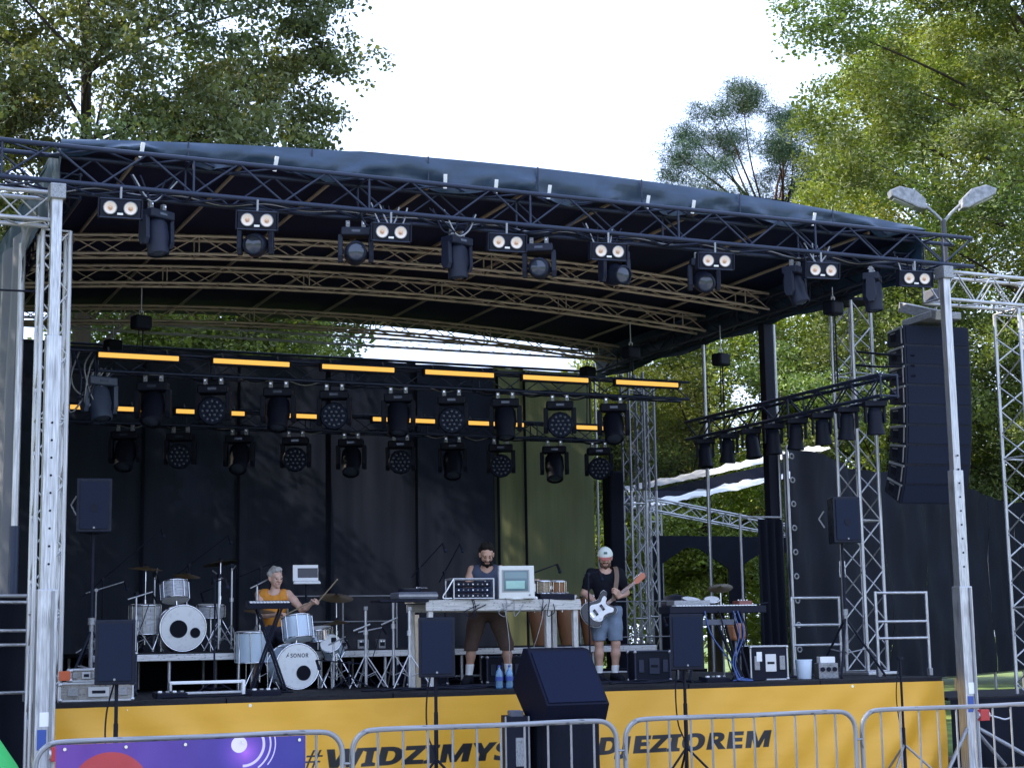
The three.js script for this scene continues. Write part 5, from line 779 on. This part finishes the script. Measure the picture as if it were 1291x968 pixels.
  const sb = grow([...torso.slice(0, 2), ...legs.filter((_, i) => i % 6 < 2 + (look.trouserTo === 'calf' ? 1 : 0))], look.shortsEase ?? 0.024);
  mesh(t, look.trouserTo === 'calf' ? 'trousers' : 'shorts', field(sb, c0, half, 132, 0.025, { wrinkle: 0.008, keep: (x, y, z) => Math.min(y - J.shortHem, (J.belt ?? J.waist[1]) - y) }), look.shorts);
  for (const s of ['L', 'R']) { const an = J['an' + s], to = J['to' + s], kn = J['kn' + s], bx = legs.slice(s === 'L' ? 0 : 6, s === 'L' ? 6 : 12), cc = [an[0] + (to[0] - an[0]) * 0.3, an[1] + 0.06, an[2] + (to[2] - an[2]) * 0.3];
    if (look.sock) mesh(t, 'sock', field(grow(bx.slice(3, 5), 0.006), cc, 0.24, 56, 0.02, { poly: 30000, wrinkle: 0.003, keep: (x, y) => Math.min(an[1] + look.sock - y, 0.3) }), M.sock);
    mesh(t, 'shoe', field(grow(bx.slice(4, 6), 0.016), cc, 0.24, 56, 0.03, { poly: 30000, keep: (x, y) => Math.min(an[1] + 0.035 - y, y - (an[1] - 0.072)) }), look.shoe); }
  if (look.tall) t.scale.set(look.tall * 0.94, look.tall, look.tall * 0.94);
  return { t, hd };
}
const denim = std(0.2, 0.26, 0.34, 0.85, 0, { map: weave }), brownCloth = std(0.1, 0.06, 0.045, 0.85, 0, { map: weave });
const skinA = std(0.46, 0.27, 0.19, 0.55), skinB = std(0.42, 0.24, 0.16, 0.55), skinC = std(0.55, 0.34, 0.25, 0.5);
const shortHair = [[[0, 0.075, -0.03], [0, 0.06, -0.06], 0.082, 0.078], [[-0.06, 0.05, -0.03], [0.06, 0.05, -0.03], 0.045], [[-0.03, 0.115, 0.03], [0.03, 0.115, 0.03], 0.036]];
{ // guitarist
  const J = { pelvis: [0, 0.93, 0], waist: [0, 1.06, 0], chest: [0, 1.3, 0], head: [0, 1.53, 0.02], headC: [0, 1.6, 0.035], headYaw: -0.12, headPitch: 0.28, shL: [0.185, 1.41, 0], shR: [-0.185, 1.41, 0], elL: [0.27, 1.15, 0.03], wrL: [0.13, 1.09, 0.235], elR: [-0.28, 1.15, -0.02], wrR: [-0.13, 1.0, 0.18], hipL: [0.09, 0.9, 0], hipR: [-0.09, 0.9, 0], knL: [0.11, 0.5, 0.05], knR: [-0.11, 0.5, 0.03], anL: [0.1, 0.085, 0], anR: [-0.11, 0.085, 0.02], toL: [0.15, 0.04, 0.17], toR: [-0.13, 0.04, 0.19], hem: 0.87, shortHem: 0.53, belt: 0.98,
    hands: [{ from: [0.27, 1.15, 0.03], w: [0.13, 1.09, 0.235], dir: [-0.25, 0.4, 0.35], back: [0.5, -0.2, 0.6], side: 1, curl: 0.75 }, { from: [-0.28, 1.15, -0.02], w: [-0.13, 1.0, 0.18], dir: [0.7, -0.6, 0.3], back: [0.1, 0.25, 0.9], side: -1, curl: 0.45 }] };
  const { t, hd } = person('standing guitarist in black shirt, denim shorts and pale cap playing a white edged guitar', [7.47, S, -2.15], -0.3, J, { skin: skinA, hair: std(0.07, 0.03, 0.015, 0.7), beard: true, shirt: phys(0.009, 0.01, 0.016, 0.9, 0, { specularIntensity: 0.3, map: weave }), sleeve: 'short', shirtEase: 0.012, shorts: denim, shortsEase: 0.03, sock: 0.13, shoe: M.blackMatt });
  const capM = std(0.56, 0.6, 0.53, 0.8), cap = mesh(t, 'cap', new THREE.SphereGeometry(0.108, 26, 14, 0, Math.PI * 2, 0, Math.PI * 0.52), capM, hd.at(0, 0.045, -0.012)); cap.quaternion.copy(hd.q); cap.scale.set(0.94, 1.0, 1.08);
  mesh(cap, 'brim', extr([[-0.078, 0], [-0.07, 0.05], [-0.04, 0.09], [0.04, 0.09], [0.07, 0.05], [0.078, 0]], 0.006, 0.002), std(0.42, 0.12, 0.1, 0.7), [0, -0.006, 0.075], [Math.PI / 2 + 0.25, 0, 0]); box(cap, 'cap_badge', 0.05, 0.03, 0.006, std(0.05, 0.12, 0.1, 0.6), [0.0, 0.05, 0.098], [-0.5, 0, 0]); cyl(cap, 'cap_button', 0.01, 0.01, 0.008, capM, [0, 0.108, 0], null, 10);
  // guitar: a thing of its own
  const g = thing('electric_guitar', 'black bodied electric guitar with white pickguard held by the guitarist', 'guitar', [7.47, S, -2.15], -0.3), e = new THREE.Group(); e.name = 'instrument'; e.position.set(-0.13, 0.93, 0.215); e.rotation.set(-0.08, 0.06, 0.62); g.add(e);
  const out = [[-0.2, -0.11], [-0.235, 0.0], [-0.2, 0.13], [-0.1, 0.165], [0.0, 0.125], [0.08, 0.11], [0.15, 0.15], [0.2, 0.155], [0.21, 0.1], [0.15, 0.05], [0.14, 0.0], [0.17, -0.06], [0.2, -0.12], [0.16, -0.16], [0.08, -0.13], [-0.02, -0.12], [-0.11, -0.17]];
  const curve = new THREE.CatmullRomCurve3(out.map(q => V(q[0], q[1], 0)), true).getPoints(60).map(p => [p.x, p.y]);
  mesh(e, 'guitar_body', extr(curve, 0.036, 0.006), M.blackGloss, [0, 0, -0.036]); mesh(e, 'body_edge', extr(curve.map(q => [q[0] * 1.03, q[1] * 1.04]), 0.02, 0.004), M.white, [0, 0, -0.03]);
  mesh(e, 'pickguard', extr(curve.map(q => [q[0] * 0.72 + 0.02, q[1] * 0.72 - 0.012]), 0.003, 0.001), M.white, [0, 0, 0.008]); for (const x of [-0.06, 0.05]) box(e, 'pickup', 0.035, 0.085, 0.012, M.blackMatt, [x, 0, 0.016]); box(e, 'bridge', 0.03, 0.08, 0.014, M.chrome, [-0.12, 0, 0.016]); for (const [x, y] of [[-0.1, -0.09], [-0.05, -0.1]]) cyl(e, 'knob', 0.012, 0.012, 0.014, M.white, [x, y, 0.018], [Math.PI / 2, 0, 0], 12);
  box(e, 'neck', 0.47, 0.046, 0.02, M.woodBrown, [0.365, 0, 0.008]); const hs = mesh(e, 'headstock', extr([[0, -0.022], [0.04, -0.038], [0.16, -0.03], [0.185, 0.02], [0.15, 0.045], [0.05, 0.035], [0, 0.022]], 0.014, 0.002), std(0.42, 0.12, 0.05, 0.35), [0.6, 0, -0.002]); for (let i = 0; i < 6; i++) cyl(hs, 'tuning_peg', 0.007, 0.007, 0.014, M.chrome, [0.03 + i * 0.024, 0.05, 0.007], [0, 0, 0], 8);
  for (let i = 0; i < 6; i++) rod(e, 'string', [-0.12, -0.02 + i * 0.008, 0.026], [0.61, -0.016 + i * 0.0064, 0.02], 0.0008, M.chrome, CYL6);
  mesh(g, 'strap', sheetG(30, 3, (u, v) => { const P = [[-0.25, 0.99, 0.2], [-0.12, 1.2, 0.17], [0.03, 1.38, 0.145], [0.12, 1.485, 0.04], [0.1, 1.42, -0.12], [-0.1, 1.2, -0.165]]; const c = new THREE.CatmullRomCurve3([[0.06, 1.04, 0.22], [0.1, 1.2, 0.185], [0.13, 1.36, 0.14], [0.125, 1.49, 0.04], [0.08, 1.42, -0.1], [-0.1, 1.2, -0.165]].map(q => V(...q))).getPoint(u); return [c.x - 0.03 + 0.06 * v, c.y + 0.004 * v, c.z + 0.004]; }), std(0.14, 0.09, 0.06, 0.7));
}
{ // man behind the table
  const J = { pelvis: [0, 0.9, -0.04], waist: [0, 1.02, -0.02], chest: [0, 1.24, 0.05], head: [0.0, 1.45, 0.11], headC: [0, 1.52, 0.14], headYaw: 0.05, headPitch: 0.42, shL: [0.185, 1.35, 0.05], shR: [-0.185, 1.35, 0.05], elL: [0.36, 1.18, 0.16], wrL: [0.56, 1.2, 0.28], elR: [-0.26, 1.12, 0.14], wrR: [-0.2, 1.12, 0.37], hipL: [0.1, 0.87, -0.04], hipR: [-0.1, 0.87, -0.04], knL: [0.24, 0.47, 0.02], knR: [-0.2, 0.47, 0.02], anL: [0.27, 0.085, -0.04], anR: [-0.24, 0.085, -0.03], toL: [0.33, 0.04, 0.13], toR: [-0.3, 0.04, 0.14], hem: 0.86, shortHem: 0.4, belt: 0.97,
    hands: [{ from: [0.36, 1.18, 0.16], w: [0.56, 1.2, 0.28], dir: [0.8, 0.1, 0.3], back: [0.1, 0.9, -0.2], side: 1, curl: 0.55 }, { from: [-0.26, 1.12, 0.14], w: [-0.2, 1.12, 0.37], dir: [0.3, -0.15, 0.9], back: [0, 0.95, 0.1], side: -1, curl: 0.35 }] };
  person('bearded man in a dark sleeveless top and brown trousers behind the white table', [5.9, S, -2.45], -0.35, J, { skin: skinB, hair: phys(0.012, 0.01, 0.009, 0.8, 0, { specularIntensity: 0.25 }), hairSet: [...shortHair, [[-0.03, 0.13, 0.0], [0.03, 0.13, 0.0], 0.04]], beard: true, shirt: std(0.045, 0.06, 0.1, 0.85, 0, { map: weave }), sleeve: 'none', shorts: brownCloth, tall: 1.08, shortsEase: 0.034, trouserTo: 'calf', sock: 0.16, shoe: M.blackMatt });
}
{ // drummer, seated
  const J = { center: [0.15, 0.75, 0.2], pelvis: [0, 0.63, 0], waist: [0, 0.78, 0], chest: [0.01, 1.02, 0.03], head: [0.03, 1.25, 0.06], headC: [0.035, 1.32, 0.08], headYaw: 0.55, headPitch: 0.12, shL: [0.19, 1.12, 0.05], shR: [-0.18, 1.13, 0.01], elL: [0.38, 0.92, 0.2], wrL: [0.52, 1.0, 0.38], elR: [-0.14, 0.86, 0.22], wrR: [0.1, 0.86, 0.4], hipL: [0.1, 0.6, 0.03], hipR: [-0.1, 0.6, 0.03], knL: [0.24, 0.52, 0.42], knR: [-0.2, 0.52, 0.42], anL: [0.25, 0.015, 0.4], anR: [-0.18, 0.015, 0.45], toL: [0.28, -0.02, 0.58], toR: [-0.18, -0.02, 0.63], hem: 0.62, shortHem: 0.3, belt: 0.74,
    hands: [{ from: [0.38, 0.92, 0.2], w: [0.52, 1.0, 0.38], dir: [0.55, 0.3, 0.6], back: [0.4, 0.85, -0.2], side: 1, curl: 1.05 }, { from: [-0.14, 0.86, 0.22], w: [0.1, 0.86, 0.4], dir: [0.75, 0.05, 0.5], back: [0, 0.95, -0.1], side: -1, curl: 1.05 }] };
  person('grey haired drummer in an orange sleeveless top seated behind the pale blue kit', [3.38, S + 0.07, -3.55], -0.35, J, { skin: skinC, hair: std(0.34, 0.32, 0.29, 0.7), hairSet: shortHair, shirt: std(0.78, 0.3, 0.03, 0.8, 0, { map: weave }), sleeve: 'none', neckR: 0.09, shorts: std(0.03, 0.035, 0.06, 0.85), shortsEase: 0.028, trouserTo: 'calf', sock: 0, shoe: M.blackMatt });
  for (const [a, b, l] of [[[0.66, 1.08, 0.5], [0.84, 1.28, 0.62], 'drum stick raised in the drummers outer hand'], [[0.2, 0.86, 0.46], [0.5, 1.0, 0.62], 'drum stick resting toward the pale blue tom']]) { const s = thing('drum_stick', l, 'drum stick', [3.38, S + 0.07, -3.55], -0.35); const d = lerp3(a, b, -0.35); rod(s, 'shaft', d, b, 0.0085, M.paleWood); mesh(s, 'tip', BALL, M.paleWood, b, null, [0.45, 0.45, 0.45]); }
}

renderer.render(scene, camera);
